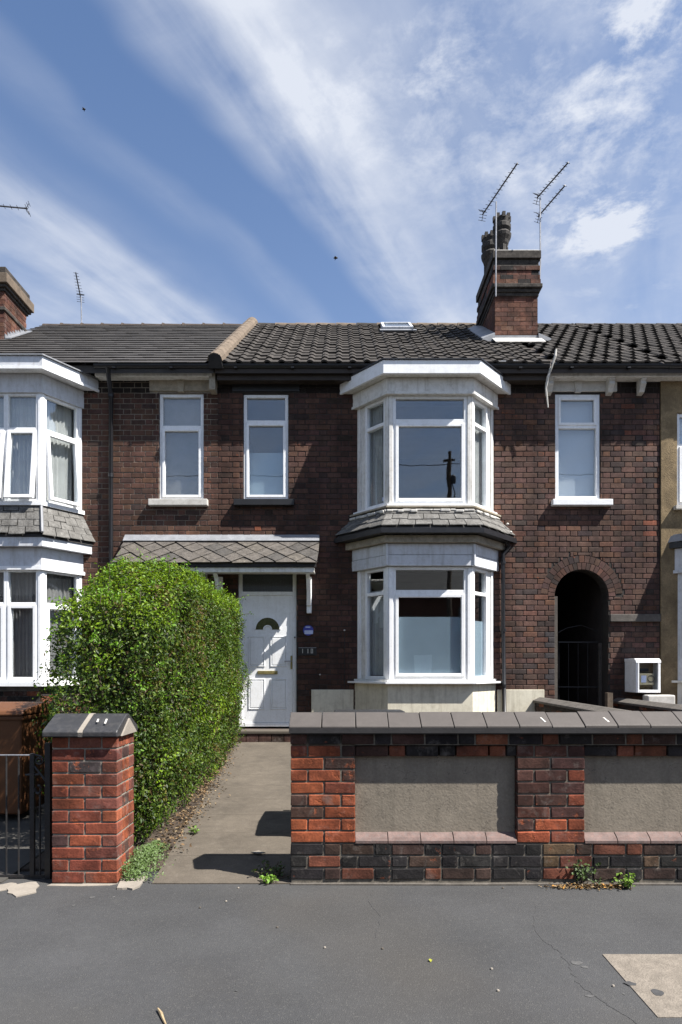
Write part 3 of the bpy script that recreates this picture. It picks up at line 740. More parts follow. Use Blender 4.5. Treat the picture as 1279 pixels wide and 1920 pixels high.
for a, b in ((P1, P2a), (P2b, P3a), (P3b, X1)):
    course(FW, a + .003, b - .003, YW + .016, ztp - SC, [.235, .12], 'dark', 0, D=.06)
    MB().box(a + .002, b - .002, YW + .058, YW + .084, zp + .055, ztp - SC + .004).build('render_panel', 'panel', FW)
    # sloping plinth bricks at the foot of each panel
    x = a
    while x < b - .02:
        e = min(x + .232, b); q = rng.uniform(-.003, .003)
        MB().prism([(x + .003, YW - .004, zp + .0), (x + .003, YW - .004, zp + .018), (x + .003, YW + .012, zp + .036 + q), (x + .003, YW + .066, zp + .070 + q), (x + .003, YW + .08, zp)], (e - x - .006, 0, 0)).build('plinth_brick', 'sillbrick', FW); x = e
# ridged coping stones
cy0, cy1, cz0 = YW - .048, YW + .275, zct + .004
x = X0 - .01; ci = 0
while x < X1:
    e = x + .2285 + (.012 if ci == 1 else 0); g = .0045 if ci != 1 else .008
    dzr = rng.uniform(-.002, .003) + (.006 if x > P2b - .1 else 0)
    ym = (cy0 + cy1) / 2; sk = rng.uniform(-.012, .012) * 0
    prof = [(cy0, cz0), (cy0, cz0 + .045), (cy0 + .012, cz0 + .056), (ym - .018, cz0 + .128), (ym, cz0 + .134), (ym + .018, cz0 + .128), (cy1 - .012, cz0 + .056), (cy1, cz0 + .045), (cy1, cz0)]
    o = MB().prism([(x + g / 2, y, z + dzr) for y, z in prof], (e - x - g, 0, 0)).build('coping_stone', 'coping', FW, bevel=.004)
    x = e; ci += 1
MB().box(X0 + .002, X1, YW - .040, YW + .26, zct - .006, zct + .002).build('mortar_bed', 'under', FW)
mb = MB()
for x in np.arange(X0 - .008, X1, .2285): mb.box(x, x + .012, YW - .0495, YW - .044, cz0 - .002, cz0 + .044)
MB().box(X0 - .008, X1, YW - .0515, YW - .0492, cz0 - .001, cz0 + .036).build('dark_edge', 'under', FW)  # dark strip along the lower front face of the coping
for u, v in ((1012, 1343), (1130, 1345)):
    yy = YW + .04; xx = XX(u, yy)
    zq = lambda y: cz0 + .0575 + (y - cy0 - .012) * .5475
    MB().prism([(xx, yy, zq(yy)), (xx + .012, yy - .002, zq(yy - .002)), (xx + .03, yy - .05, zq(yy - .05)), (xx + .018, yy - .052, zq(yy - .052))], (0, -.001, .004)).build('paint_splash', 'mortar_white', FW)

# ================================================================== GATE PILLAR
GP = thing('gate_pillar', 'short red brick gate pillar with black ridged coping and pale joints', 'pillar', (-1.81, YW + .02, 0))
px0, px1, py0, py1 = XX(97, YW), XX(220, YW), YW, YW + .36
MB().box(px0 + .006, px1 - .006, py0 + .006, py1 - .006, -.02, 12 * SC).build('mortar_core', 'mortar_p', GP)
for k in range(12):
    z = k * SC + .004; j = .0055; zz0, zz1 = z + j, z + SC - j; W = px1 - px0
    if k % 2 == 0:
        xs = [0, W / 2, W]
    else: xs = [0, .118, .118 + .232, W]
    for i in range(len(xs) - 1):
        a, b = px0 + xs[i], px0 + xs[i + 1]; c = pal('pillar'); c2 = pal('pillar')
        if k == 9 and i == 1: c = (.07, .055, .055, .3)
        a_, b_ = (a if i == 0 else a + j), (b if i == len(xs) - 2 else b - j)
        wbrick(GP, a_, b_, py0, py0 + .105, zz0, zz1, c); wbrick(GP, a_, b_, py1 - .105, py1, zz0, zz1, c2)
    if k % 2 == 0: ys = [(py0 + .11, py0 + .25)]
    else: ys = [(py0 + .11, py0 + .18), (py0 + .18, py0 + .25)]
    for a, b in ys:
        for xa, xb in ((px0, px0 + .1), (px1 - .1, px1)): wbrick(GP, xa, xb, a + j, b - j, zz0, zz1, pal('pier_red'))
pz = 12 * SC + .004; ym = (py0 + py1) / 2
for xa, xb in ((px0 - .05, px0 + W * .44), (px0 + W * .50, px1 + .015)):
    prof = [(py0 - .045, pz), (py0 - .045, pz + .035), (py0 - .03, pz + .05), (ym - .02, pz + .148), (ym + .02, pz + .148), (py1 + .03, pz + .05), (py1 + .045, pz + .035), (py1 + .045, pz)]
    MB().prism([(xa, y, z) for y, z in prof], (xb - xa, 0, 0)).build('coping_stone', 'coping_blue', GP, bevel=.008)
prof = [(py0 - .04, pz + .001), (py0 - .047, pz + .033), (py0 - .032, pz + .051), (ym - .02, pz + .150), (ym + .02, pz + .150), (py1 + .03, pz + .05), (py1 + .04, pz + .001)]
MB().prism([(px0 + W * .435, y, z) for y, z in prof], (W * .07, 0, 0)).build('mortar_joint', 'spill', GP)
MB().prism([(px1 + .016, y, z) for y, z in [(py0 + .02, pz + .002), (ym, pz + .115), (py1 - .02, pz + .002)]], (.012, 0, 0)).build('gable_mortar', 'spill', GP)
for dx_, dl in ((.30, .03), (.36, .045)):
    yy = py0 + .06; MB().prism([(px0 + dx_, yy, pz + .117), (px0 + dx_ + .012, yy, pz + .117), (px0 + dx_ + .016, yy - dl, pz + .117 - dl * .66), (px0 + dx_ + .003, yy - dl, pz + .117 - dl * .66)], (0, -.001, .0035)).build('bird_dropping', 'mortar_white', GP)

# ================================================================== LEFT IRON GATE
IG = thing('iron_gate', 'black wrought iron gate with scroll hung on the red brick gate pillar', 'gate', (-2.2, YW + .12, .02))
gy = YW + .12
def gx(u): return XX(u, gy)
MB().box(gx(86), gx(96), gy - .02, gy + .02, .0, ZZ(1393, gy)).build('post', 'black_iron', IG)
mb = MB(); mb.box(gx(57), gx(65), gy - .012, gy + .012, ZZ(1642, gy), ZZ(1413, gy)); mb.build('stile', 'black_iron', IG)
mb = MB(); mb.tube([(gx(60), gy, ZZ(1416, gy)), (-3.4, gy, ZZ(1416, gy))], .006, 6); mb.build('top_rail', 'steel', IG)
mb = MB(); mb.box(-3.4, gx(84), gy - .01, gy + .01, ZZ(1645, gy), ZZ(1640, gy)); mb.build('bottom_rail', 'black_iron', IG)
for u in (12, 35): MB().tube([(gx(u), gy, ZZ(1642, gy)), (gx(u), gy, ZZ(1416, gy))], .0065, 6).build('bar', 'black_iron', IG)
for xx in np.arange(gx(12) - .088, -3.4, -.088): MB().tube([(xx, gy, ZZ(1642, gy)), (xx, gy, ZZ(1416, gy))], .0065, 6).build('bar', 'black_iron', IG)
MB().tube([(gx(75), gy, ZZ(1642, gy)), (gx(75), gy, ZZ(1490, gy))], .008, 6).build('bar', 'black_iron', IG)
MB().tube([(gx(62), gy, ZZ(1434, gy)), (gx(86), gy, ZZ(1464, gy))], .009, 6).build('brace', 'black_iron', IG)
MB().tube([(gx(48), gy, ZZ(1453, gy)), (gx(74), gy, ZZ(1452, gy))], .008, 6).build('rail', 'black_iron', IG)
sp = []
for i in range(22):
    a = i / 21 * 1.55 * 2 * math.pi; r = .034 * (1 - i / 21 * .72); sp.append((gx(73) + r * math.sin(a) * 1.0, gy, ZZ(1426, gy) + r * math.cos(a)))
MB().tube([(gx(60), gy, ZZ(1414, gy))] + sp, .007, 6).build('scroll', 'black_iron', IG)
sp = [(gx(71) + .02 * math.sin(i / 8 * 5), gy, ZZ(1480, gy) + .03 * math.cos(i / 8 * 5)) for i in range(9)]
MB().tube(sp, .009, 6).build('scroll', 'black_iron', IG)

# ================================================================== HOUSES
def vis_default(x, z):
    Y = YH; u = x * F / Y + 639.5; v = HZ - (z - EYE) * F / Y
    return -5 < u < 1285 and v < 1325
XB0, XB1, XB2, XB3, XB4 = -6.62, -2.01, 3.32, 5.20, 10.4
def upper_ops(u0, u1, v0, v1): return (XX(u0, YH), XX(u1, YH), ZZ(v1, YH), ZZ(v0, YH))
WALLTOP = 6.46; Z0 = .20

# ---------------------------------------------------------------- left house
LH = thing('terraced_house', 'red-brown brick house with pale mortar, slate roof and white bay with open casements', 'house', (-4.3, YH, .2), 'terraced houses in the row')
lb = Bay(-5.40, 1.19, .80, .60)
wl = upper_ops(298, 382, 737, 939)
dl = (-3.12, -2.18, .52, 3.05)
lbx = (-5.40 - 1.05, -5.40 + 1.05)
ops = [wl, dl, (lbx[0], lbx[1], 4.1, 5.95), (lbx[0], lbx[1], 1.25, 3.05)]
W1 = house_shell(LH, XB0, XB1, Z0, WALLTOP, ops, 'mortar_l')
lint = (XX(281, YH), XX(405, YH), ZZ(734, YH), ZZ(707, YH))
BOND = {}
def bond(lo, hi, cuts):
    out = []
    for b in flemish(XB0, XB3 - .004, Z0, WALLTOP - .05, cuts):
        if lo <= (b[0] + b[1]) / 2 < hi: out.append(b)
    return out
bl = bond(-99, XB1, ops + [lint, (lbx[0] - .1, lbx[1] + .1, .2, 6.3)])
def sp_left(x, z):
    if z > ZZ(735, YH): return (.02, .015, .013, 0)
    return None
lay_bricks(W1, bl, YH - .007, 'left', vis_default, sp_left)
MB().box(lint[0], lint[1], YH - .03, YH + .03, lint[2], lint[3]).build('lintel', 'stone_buff', LH, bevel=.006)
kx = XX(340, YH)
MB().prism([(kx - .075, YH - .05, lint[3] - .01), (kx - .05, YH - .05, lint[2] - .02), (kx + .05, YH - .05, lint[2] - .02), (kx + .075, YH - .05, lint[3] - .01)], (0, .07, 0)).build('keystone', 'stone_buff', LH, bevel=.006)
FRW = Fr((XB0, YH), (XB4, YH))     # facade frame, a measured from XB0
def fa(x): return x - XB0
sash(LH, FRW, fa(wl[0]) + .004, fa(wl[1]) - .004, wl[2] + .01, wl[3] - .004, ZZ(800, YH), backing=[('curtain', wl[2], wl[3], 'curtain')], n=-.03)
MB().box(XX(281, YH), XX(391, YH), YH - .10, YH - .0, ZZ(950, YH), ZZ(938, YH)).build('sill', 'stone_white', LH, bevel=.008)
# hidden front door of the left house behind the hedge
dr = MB(); dr.box(dl[0], dl[1], YH + .06, YH + .12, dl[2], dl[3]); dr.build('front_door', 'paint', LH)
# bay
BY = MB()
lb.ring(-.10, .0, 0.25, 1.22, mb=BY)
bayL = lb.ring(-.12, -.03, .25, 1.24).build('bay_window', 'mortar_b', LH)
def bay_bricks(bay, parent, z0, z1, kind):
    fr = bay.frames(0)
    for f in fr:
        k = 0; z = z0
        while z < z1 - .03:
            a = -.06 if k % 2 else .0
            i = 0
            while a < f.L:
                w = .235 if i % 2 == 0 else .12; a0, a1 = max(a, 0) + .005, min(a + w, f.L) - .005
                if a1 - a0 > .03: MB().lbox(f, a0, a1, -.06, -.022 + rng.uniform(-.003, .003), z + .005, min(z + SC, z1) - .005, pal(kind)).build('brick', 'wbrick_m', parent)
                a += w; i += 1
            z += SC; k += 1
bay_bricks(lb, bayL, .30, 1.16, 'dark')
lb.ring(-.12, .07, 1.235, 1.29).build('sill', 'upvc', bayL)
lb.ring(-.10, .012, 3.03, 3.36).build('frieze', 'paint_grey', bayL)
lb.ring(-.02, .035, 3.02, 3.075, (0, 1, 2)).build('architrave', 'upvc', bayL)
lb.ring(-.10, .13, 3.365, 3.50).build('cornice', 'paint_grey', bayL)
lb.ring(-.10, .15, 3.505, 3.96, oi2=-.12, oo2=-.03).build('skirt_roof', 'slate', bayL)
lb.slates(bayL, .185, 3.525, -.005, 4.0, 4, .26, 'slate_bay')
for i in (1, 2):
    A, B = lb.off(.20)[i], lb.off(.0)[i]
    MB().tube([(*A, 3.56), (*B, 4.02)], .022, 6).build('hip_lead', 'lead', bayL)
lb.ring(-.12, .03, 4.01, 4.07).build('sill', 'upvc', bayL)
lb.ring(-.10, .02, 5.74, 6.02).build('frieze', 'paint_grey', bayL)
lb.ring(-.10, .20, 6.03, 6.055).build('soffit', 'upvc', bayL)
lb.ring(.175, .215, 6.03, 6.20).build('fascia', 'paint_grey', bayL)
lb.ring(.205, .232, 6.005, 6.045).build('drip_bead', 'upvc', bayL)
lb.slab(.19, 6.165, 6.205).build('flat_roof', 'fascia_dark', bayL)
lb.ring(.12, .245, 6.205, 6.222).build('roof_edge', 'lead', bayL)
for seg, f in enumerate(lb.frames(-.015)):
    L = f.L
    for (z0, z1, zt, lower) in ((4.07, 5.74, 5.19, False), (1.29, 3.03, 2.50, True)):
        for e in (0, L):
            MB().lbox(f, max(0, e - .05), min(L, e + .05), -.10, .012, z0, z1).build('post', 'upvc', bayL, bevel=.006)
        if seg == 1:
            n = 3; w = (L - .10) / n
            for k in range(n):
                sash(bayL, f, .05 + w * k, .05 + w * (k + 1), z0, z1, zt, fw=.036, tw=.05, cw=.05, open_t=0 if lower else .11, part='window_frame')
        else: sash(bayL, f, .05, L - .05, z0, z1, zt, fw=.04, tw=.05, cw=.05, open_t=0 if lower or seg == 0 else .10, part='window_frame')
    folds(bayL, f, .06, L - .06, 4.1, 5.72, -.15, 'net', step=.06)
    folds(bayL, f, .06, L - .06, 1.32, 3.0, -.14, 'curtain', step=.06)
# roof of slates
RF1 = roof_slab(LH, XB0, XB1 - .01, 'slate')
sl = MB(); n = 20; g = RL / n
for r in range(n):
    x = XB0 - (.14 if r % 2 else 0)
    while x < XB1 - .1:
        a, b = max(x + .003, XB0), min(x + .277, XB1 - .08)
        if b - a > .05:
            l = .012 + rng.uniform(0, .006); t0 = r * g - .03 + rng.uniform(-.006, .006); t1 = t0 + g * 1.35
            sl.hexa([roof_pt(a, t0, l), roof_pt(b, t0, l), roof_pt(b, t1, -.004), roof_pt(a, t1, -.004), roof_pt(a, t0, l + .010), roof_pt(b, t0, l + .010), roof_pt(b, t1, .003), roof_pt(a, t1, .003)])
        x += .28
sl.build('slating', 'slate', RF1, kind='stuff')
x = XB0
while x < XB1 - .1:
    e = min(x + .45, XB1 - .05); q = MB(); half_round(q, (x, YR, ZR - .085), (e - .01, YR, ZR - .085), .105, (0, 0, 1))
    half_round(q, (e - .05, YR, ZR - .083), (e - .005, YR, ZR - .083), .122, (0, 0, 1)); q.build('ridge_tile', 'tile_dark', RF1); x = e
gutter(LH, XX(176, 9.95), XB1 - .02)
MB().box(XX(178, 10.05), XX(397, 10.05), 10.045, 10.10, ZZ(705, 10.05), ZZ(686, 10.05)).build('fascia', 'paint', LH)
MB().box(XX(178, 10.05), XX(397, 10.05), 10.102, YH - .002, ZZ(703, 10.05), ZZ(700, 10.05)).build('soffit', 'paint', LH)
MB().box(XX(393, 10.1), XX(404, 10.1), 10.06, YH - .002, ZZ(732, 10.1), ZZ(700, 10.1)).build('corbel_stone', 'stone_buff', LH)
dp = YH - .07; dpx = XX(208, dp)
MB().tube([(XX(203, 9.98), 9.985, 6.27), (XX(203, 9.98), 9.985, 6.16), (dpx, dp, 5.93), (dpx, dp, 3.2), (dpx, dp, .3)], .036, 10).build('downpipe', 'gutter', LH, smooth=True)
for z in (5.9, 4.6, 3.1, 1.4): MB().lathe([(.046, 0), (.046, .06)], (dpx, dp, z), 10).build('pipe_collar', 'gutter', LH)
# left chimney
def stack(root, x0, x1, y0, y1, z0, z1, kind='stack'):
    c = MB(); c.box(x0 + .005, x1 - .005, y0 + .005, y1 - .005, z0, z1); ch = c.build('chimney', 'mortar_b', root)
    k = 0; z = z0
    while z < z1 - .03:
        zz = min(z + SC, z1)
        for face in range(4):
            L = (x1 - x0) if face in (0, 2) else (y1 - y0); a = -.12 if k % 2 else 0; i = 0
            while a < L:
                w = .235; a0, a1 = max(a, 0) + .004, min(a + w, L) - .004
                if a1 - a0 > .03 and face != 2:
                    if face == 0: q = (x0 + a0, x0 + a1, y0 - .004 + rng.uniform(-.002, .002), y0 + .05)
                    elif face == 1: q = (x1 - .05, x1 + .004, y0 + a0, y0 + a1)
                    else: q = (x0 - .004, x0 + .05, y0 + a0, y0 + a1)
                    MB().box(*q, z + .004, zz - .004, pal(kind)).build('brick', 'wbrick_m', ch)
                a += w; i += 1
        z += SC; k += 1
    return ch
yc = 12.1; cx1 = XX(8, yc)
CH1 = stack(LH, cx1 - .95, cx1, yc, 12.95, roofz(yc) - .35, 9.0)
def corbel(ch, x0, x1, y0, y1, prof, mat='soot', nm='corbel'):
    for z0, z1, o, m in prof: MB().box(x0 - o, x1 + o, y0 - o, y1 + o, z0, z1).build(nm, m or mat, ch, bevel=.01)
corbel(CH1, cx1 - .95, cx1, yc, 12.95, [(8.38, 8.45, .03, 'soot'), (8.75, 8.80, .03, 'soot'), (8.805, 8.86, .07, 'soot'), (8.865, 9.05, .11, 'tile_tan'), (9.055, 9.20, .05, 'soot')])
fl = MB()
for i in range(9):
    y0 = yc + i * .095; fl.box(cx1 + .006, cx1 + .02, y0, y0 + .09, roofz(y0) - .02, roofz(y0) + .12 + .03 * rng.random())
fl.hexa([(cx1 + .005, yc, roofz(yc) + .03), (cx1 + .12, yc, roofz(yc) + .03), (cx1 + .12, 12.95, roofz(12.95) + .03), (cx1 + .005, 12.95, roofz(12.95) + .03),
         (cx1 + .005, yc, roofz(yc) + .05), (cx1 + .12, yc, roofz(yc) + .05), (cx1 + .12, 12.95, roofz(12.95) + .05), (cx1 + .005, 12.95, roofz(12.95) + .05)])
fl.build('flashing', 'lead', CH1)

# ---------------------------------------------------------------- main house
MH = thing('terraced_house', 'dark brick house with white double bay, white front door and tall chimney stack', 'house', (.65, YH, .2), 'terraced houses in the row')
mbay = Bay(1.374, 1.16, .656, .58)
wm = upper_ops(456, 541, 738, 939); dm = (XX(446, YH), XX(556, YH), .52, ZZ(1060, YH))
bxr = (1.374 - 1.0, 1.374 + 1.0)
ops = [wm, dm, (bxr[0], bxr[1], 4.1, 5.9), (bxr[0], bxr[1], 1.3, 3.1)]
W2 = house_shell(MH, XB1 + .002, XB2, Z0, WALLTOP, ops, 'mortar_d')
lint = (XX(436, YH), XX(562, YH), ZZ(735, YH), ZZ(703, YH))
bm_ = bond(XB1, XB2, ops + [lint, (bxr[0] - .1, bxr[1] + .1, .2, 6.3)])
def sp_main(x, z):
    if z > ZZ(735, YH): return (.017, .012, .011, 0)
    for u, v in ((485, 987), (478, 990)):
        if abs(x - XX(u, YH)) < .07 and abs(z - ZZ(v, YH)) < .05: return (.22, .075, .04, .2)
    return None
def kind_main(x, z): return 'left' if x < XX(462, YH) and z > 3.6 else ('right' if x > 2.55 else 'main')
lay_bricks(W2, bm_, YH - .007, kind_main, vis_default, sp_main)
MB().box(lint[0], lint[1], YH - .025, YH + .03, lint[2], lint[3]).build('lintel', 'black_paint', MH, bevel=.005)
sash(MH, FRW, fa(wm[0]) + .004, fa(wm[1]) - .004, wm[2] + .01, wm[3] - .004, ZZ(790, YH), backing=[('film', wm[2], ZZ(843, YH), 'blind')], n=-.03)
MB().box(XX(440, YH), XX(552, YH), YH - .11, YH, ZZ(950, YH), ZZ(938.5, YH)).build('sill', 'black_paint', MH, bevel=.006)
# bay
B = mbay
bayM = B.ring(-.12, -.005, .25, 1.268).build('bay_window', 'cream', MH)
B.ring(-.10, .085, 1.272, 1.300).build('sill', 'upvc', bayM)
B.ring(-.10, .004, 1.30, 1.335).build('sub_sill', 'paint', bayM)
B.ring(-.10, .03, 3.085, 3.25).build('frieze_board', 'paint_grey', bayM, bevel=.004)
B.ring(-.10, .026, 3.255, 3.425).build('frieze_board', 'paint_grey', bayM, bevel=.004)
for q in B.off(.03)[1:3]: MB().tube([(*q, 3.09), (*q, 3.42)], .022, 8).build('corner_strip', 'paint_grey', bayM)
B.ring(-.10, .11, 3.43, 3.535).build('cornice', 'stone_buff', bayM)
B.ring(.10, .255, 3.545, 3.62).build('gutter', 'gutter', bayM)
B.ring(-.10, .225, 3.625, 3.94, oi2=-.12, oo2=-.01).build('skirt_roof', 'slate', bayM)
B.slates(bayM, .245, 3.64, .0, 3.955, 3, .27, 'slate_bay')
q = MB()
for f in B.frames(.03):
    a = 0
    while a < f.L:
        w = rng.uniform(.03, .16); d_ = rng.uniform(0, .05); q.lbox(f, a - .01, min(f.L, a + w), -.06, .02 + d_, 3.93 - d_ * .9, 3.958 - d_ * .5 + rng.uniform(-.006, .006)); a += w * rng.uniform(.8, 1.1)
q.build('flaunching', 'mortar_white', bayM, bevel=.012)
B.ring(-.10, .06, 3.975, 4.0).build('sill', 'stone_buff', bayM)
B.ring(-.10, .015, 4.0, 4.04).build('sub_sill', 'upvc', bayM)
B.ring(-.10, .02, 5.735, 5.97).build('frieze', 'paint', bayM, bevel=.004)
B.ring(-.04, .035, 5.72, 5.76).build('architrave', 'paint', bayM)
B.ring(-.10, .165, 5.975, 5.99).build('soffit', 'paint', bayM)
B.ring(.14, .18, 5.965, 6.165).build('fascia', 'upvc', bayM, bevel=.004)
B.slab(.15, 6.12, 6.16).build('flat_roof', 'fascia_dark', bayM)
B.ring(.06, .20, 6.168, 6.186).build('roof_edge', 'gutter', bayM)
for seg, f in enumerate(B.frames(-.045)):
    L = f.L
    for (z0, z1, zt, lower) in ((4.04, 5.725, ZZ(788, 9.68), False), (1.335, 3.08, ZZ(1110, 9.68), True)):
        pw = .06 if seg == 1 else .075
        for e in (0, L):
            MB().lbox(f, max(0, e - pw), min(L, e + pw), -.10, .016, z0, z1).build('post', 'upvc' if lower else 'paint', bayM, bevel=.008)
        if seg == 1: sash(bayM, f, pw, L - pw, z0, z1, zt, fw=.05, tw=.075, cw=.048, part='window_frame')
        else:
            o = .17 if seg == 0 else .17
            a0, a1 = (o, L - pw) if seg == 0 else (pw, L - o)
            ea, eb = (pw, o) if seg == 0 else (L - o, L - pw)
            MB().lbox(f, ea, eb, -.09, .0, z0, z1).build('post', 'paint', bayM, bevel=.01)
            sash(bayM, f, a0, a1, z0, z1, zt, fw=.045, tw=.055, casement=False, part='window_frame')
    if seg == 1:
        MB().lbox(f, .09, L - .09, -.062, -.058, 1.39, ZZ(1156, 9.7)).build('frosted_film', 'film', bayM)
    else:
        folds(bayM, f, (.16 if seg == 0 else .12), (L - .10 if seg == 0 else L - .17), 4.08, 5.7, -.115, 'net', amp=.012, step=.06)
        if seg == 2: MB().lbox(f, .11, L - .2, -.062, -.058, 1.39, ZZ(1163, 9.8)).build('frosted_film', 'film', bayM)
        else: folds(bayM, f, .16, L - .10, 1.4, 2.75, -.12, 'net', amp=.012, step=.05)
f = B.frames(-.02)[0]
MB().lbox(f, .2, f.L - .12, -.2, -.17, 2.55, 2.6).build('curtain_rail', 'upvc', bayM)
for (uu, sg) in ((722, 0), (752, 1)):
    ff = B.frames(-.02)[sg]; a = ff.L - .15 if sg == 0 else .125
    MB().lbox(ff, a - .03, a + .01, -.052, -.0505, 4.13, 4.19).build('window_sticker', 'plaque_pale', bayM)
# cream plinth either side of the bay
for a, b in ((XX(584, YH), 1.374 - 1.17), (1.374 + 1.17, XX(1020, YH))):
    MB().box(a, b, YH - .028, YH - .0, .22, ZZ(1293, YH)).build('plinth', 'cream', MH, bevel=.006)
# front door
FD = MB(); bars(FD, FRW, fa(dm[0]) + .003, fa(dm[1]) - .003, dm[2] + .03, dm[3] - .004, .062, -.13, -.05); zfl = ZZ(1112, YH)
FD.lbox(FRW, fa(dm[0]) + .06, fa(dm[1]) - .06, -.125, -.053, zfl - .03, zfl + .03)
FDo = FD.build('front_door', 'upvc', MH, bevel=.005)
ax0, ax1, az0, az1 = fa(dm[0]) + .065, fa(dm[1]) - .065, dm[2] + .095, zfl - .03
MB().lbox(FRW, ax0 - .004, ax1 + .004, -.10, -.094, zfl + .03, dm[3] - .066).build('fanlight_pane', 'fan_glass', FDo)
MB().lbox(FRW, ax0, ax1, -.115, -.07, az0, az1).build('leaf', 'upvc', FDo, bevel=.004)
def mould(a0, a1, z0, z1, w=.016):
    q = MB(); bars(q, FRW, a0, a1, z0, z1, w, -.069, -.058); q.lbox(FRW, a0 + .03, a1 - .03, -.069, -.061, z0 + .03, z1 - .03); q.build('panel', 'upvc', FDo, bevel=.004)
dw = ax1 - ax0; mid = (ax0 + ax1) / 2
mould(ax0 + .10, mid - .045, az0 + .22, az0 + .72); mould(mid + .045, ax1 - .10, az0 + .22, az0 + .72)
mould(ax0 + .10, mid - .045, az0 + .92, az0 + 1.42); mould(mid + .045, ax1 - .10, az0 + .92, az0 + 1.42)
def arc(cx, cz, r0, r1, n0, n1, a0=0, a1=math.pi, n=14, mb=None):
    mb = mb or MB()
    for i in range(n):
        t0, t1 = a0 + (a1 - a0) * i / n, a0 + (a1 - a0) * (i + 1) / n
        pts = [(cx + math.cos(t) * r, cz + math.sin(t) * r) for t, r in ((t0, r0), (t0, r1), (t1, r1), (t1, r0))]
        mb.hexa([FRW.p(a, n1, z) for a, z in pts] + [FRW.p(a, n0, z) for a, z in pts])
    return mb
fz = ZZ(1180, YH); arc(mid, fz, .075, .195, -.069, -.062).build('fan_pane', 'fan_glass2', FDo)
fm = arc(mid, fz, .195, .215, -.069, -.054); arc(mid, fz, .060, .075, -.069, -.054, mb=fm); fm.build('fan_bead', 'upvc', FDo)
lz = ZZ(1261, YH); MB().lbox(FRW, mid - .165, mid + .165, -.069, -.05, lz - .028, lz + .028).build('letter_plate', 'brass', FDo, bevel=.006)
hz_ = ZZ(1242, YH); hh = MB().lbox(FRW, ax1 - .035, ax1 - .008, -.069, -.05, hz_ - .11, hz_ + .11); hh.build('handle_plate', 'brass', FDo, bevel=.004)
MB().tube([FRW.p(ax1 - .022, -.05, hz_ + .02), FRW.p(ax1 - .022, -.005, hz_ + .02), FRW.p(ax1 - .13, -.002, hz_ + .018)], .009, 8).build('handle', 'steel', FDo)
MB().lathe([(.013, 0), (.013, .02)], (dm[1] - .03, YH + .03, ZZ(1196, YH)), 10).build('bell_push', 'black_paint', FDo)
MB().box(dm[0] - .03, dm[1] + .02, 9.96, YH + .12, GZ + .13, .518).build('door_step', 'conc', MH, bevel=.012)
for i in range(5):
    a = dm[0] - .02 + i * .2; MB().box(a + .004, a + .192, 9.975, 10.07, GZ - .05, GZ + .127, pal('main')).build('brick', 'wbrick_m', MH)
# plaque, number plate and small fittings beside the door
sy = YH - .009
pq = MB(); pq.prism([(XX(578, sy) + .085 * math.cos(a), sy, ZZ(1182, sy) + .085 * math.sin(a)) for a in np.linspace(0, 2 * math.pi, 20, endpoint=False)], (0, -.012, 0)); pqo = pq.build('plaque', 'sticker_blue', MH)
MB().box(XX(571, sy), XX(587, sy), sy - .0155, sy - .013, ZZ(1189, sy), ZZ(1182, sy)).build('plaque_print', 'plaque_pale', pqo)
MB().box(XX(573, sy), XX(582, sy), sy - .0155, sy - .013, ZZ(1177, sy), ZZ(1175, sy)).build('plaque_print', 'plaque_pale', pqo)
npz = ZZ(1221, sy); NP = MB().box(XX(559, sy), XX(594, sy), sy - .014, sy, ZZ(1229, sy), ZZ(1215, sy)).build('number_plate', 'black_paint', MH, bevel=.003)
q = MB(); q.box(XX(560, sy), XX(593, sy), sy - .02, sy - .001, ZZ(1215, sy), ZZ(1214, sy)); q.build('plate_edge', 'steel', NP)
q = MB()
def seg(u0, v0, u1, v1): q.box(XX(u0, sy), XX(u1, sy), sy - .0165, sy - .0145, ZZ(v1, sy), ZZ(v0, sy))
seg(567, 1216.5, 568.2, 1225); seg(577, 1216.5, 578.2, 1225); seg(583, 1216.5, 584.2, 1225); seg(585.8, 1216.5, 587, 1225); seg(584.3, 1224, 585.7, 1225); seg(584.3, 1216.5, 585.7, 1217.3)
q.build('digit', 'stone_white', NP)
for u, v in ((600, 1266), (646, 1183)): MB().lathe([(.012, 0), (.016, .012), (.008, .022)], (XX(u, sy), sy - .01, ZZ(v, sy)), 8).build('wall_plug', 'mortar_white', MH)
MB().tube([(XX(646, sy), sy - .006, ZZ(1186, sy)), (XX(646, sy), sy - .006, ZZ(1290, sy))], .006, 5).build('cable', 'black_paint', MH)
# roof
cyf = 11.80; cx0, cx1 = XX(928, cyf), XX(1008, cyf); cyb = 13.15
skx = (XX(716, 13.2), XX(772, 13.2))
RF2 = roof_slab(MH, XB1 + .005, XB2, 'fascia_dark')
tiled_roof(RF2, XB1 + .12, XB2 + .10, holes=((cx0 - .05, cx1 + .05, cyf, cyb), (skx[0] + .05, skx[1] - .05, 12.85, 13.65)), stag=False)
t0 = (12.95 - YE) / math.cos(PITCH)
rw = MB()
def rbox(mb, x0, x1, t0, t1, l0, l1): mb.hexa([roof_pt(x0, t0, l0), roof_pt(x1, t0, l0), roof_pt(x1, t1, l0), roof_pt(x0, t1, l0), roof_pt(x0, t0, l1), roof_pt(x1, t0, l1), roof_pt(x1, t1, l1), roof_pt(x0, t1, l1)])
rbox(rw, skx[0], skx[1], t0, t0 + .06, .0, .12); rbox(rw, skx[0], skx[1], t0 + .72, t0 + .78, .0, .12); rbox(rw, skx[0], skx[0] + .05, t0 + .06, t0 + .72, .0, .12); rbox(rw, skx[1] - .05, skx[1], t0 + .06, t0 + .72, .0, .12)
rwo = rw.build('roof_window', 'paint_grey', RF2)
q = MB(); rbox(q, skx[0] + .05, skx[1] - .05, t0 + .06, t0 + .72, .09, .10); q.build('roof_pane', 'glass', RF2)
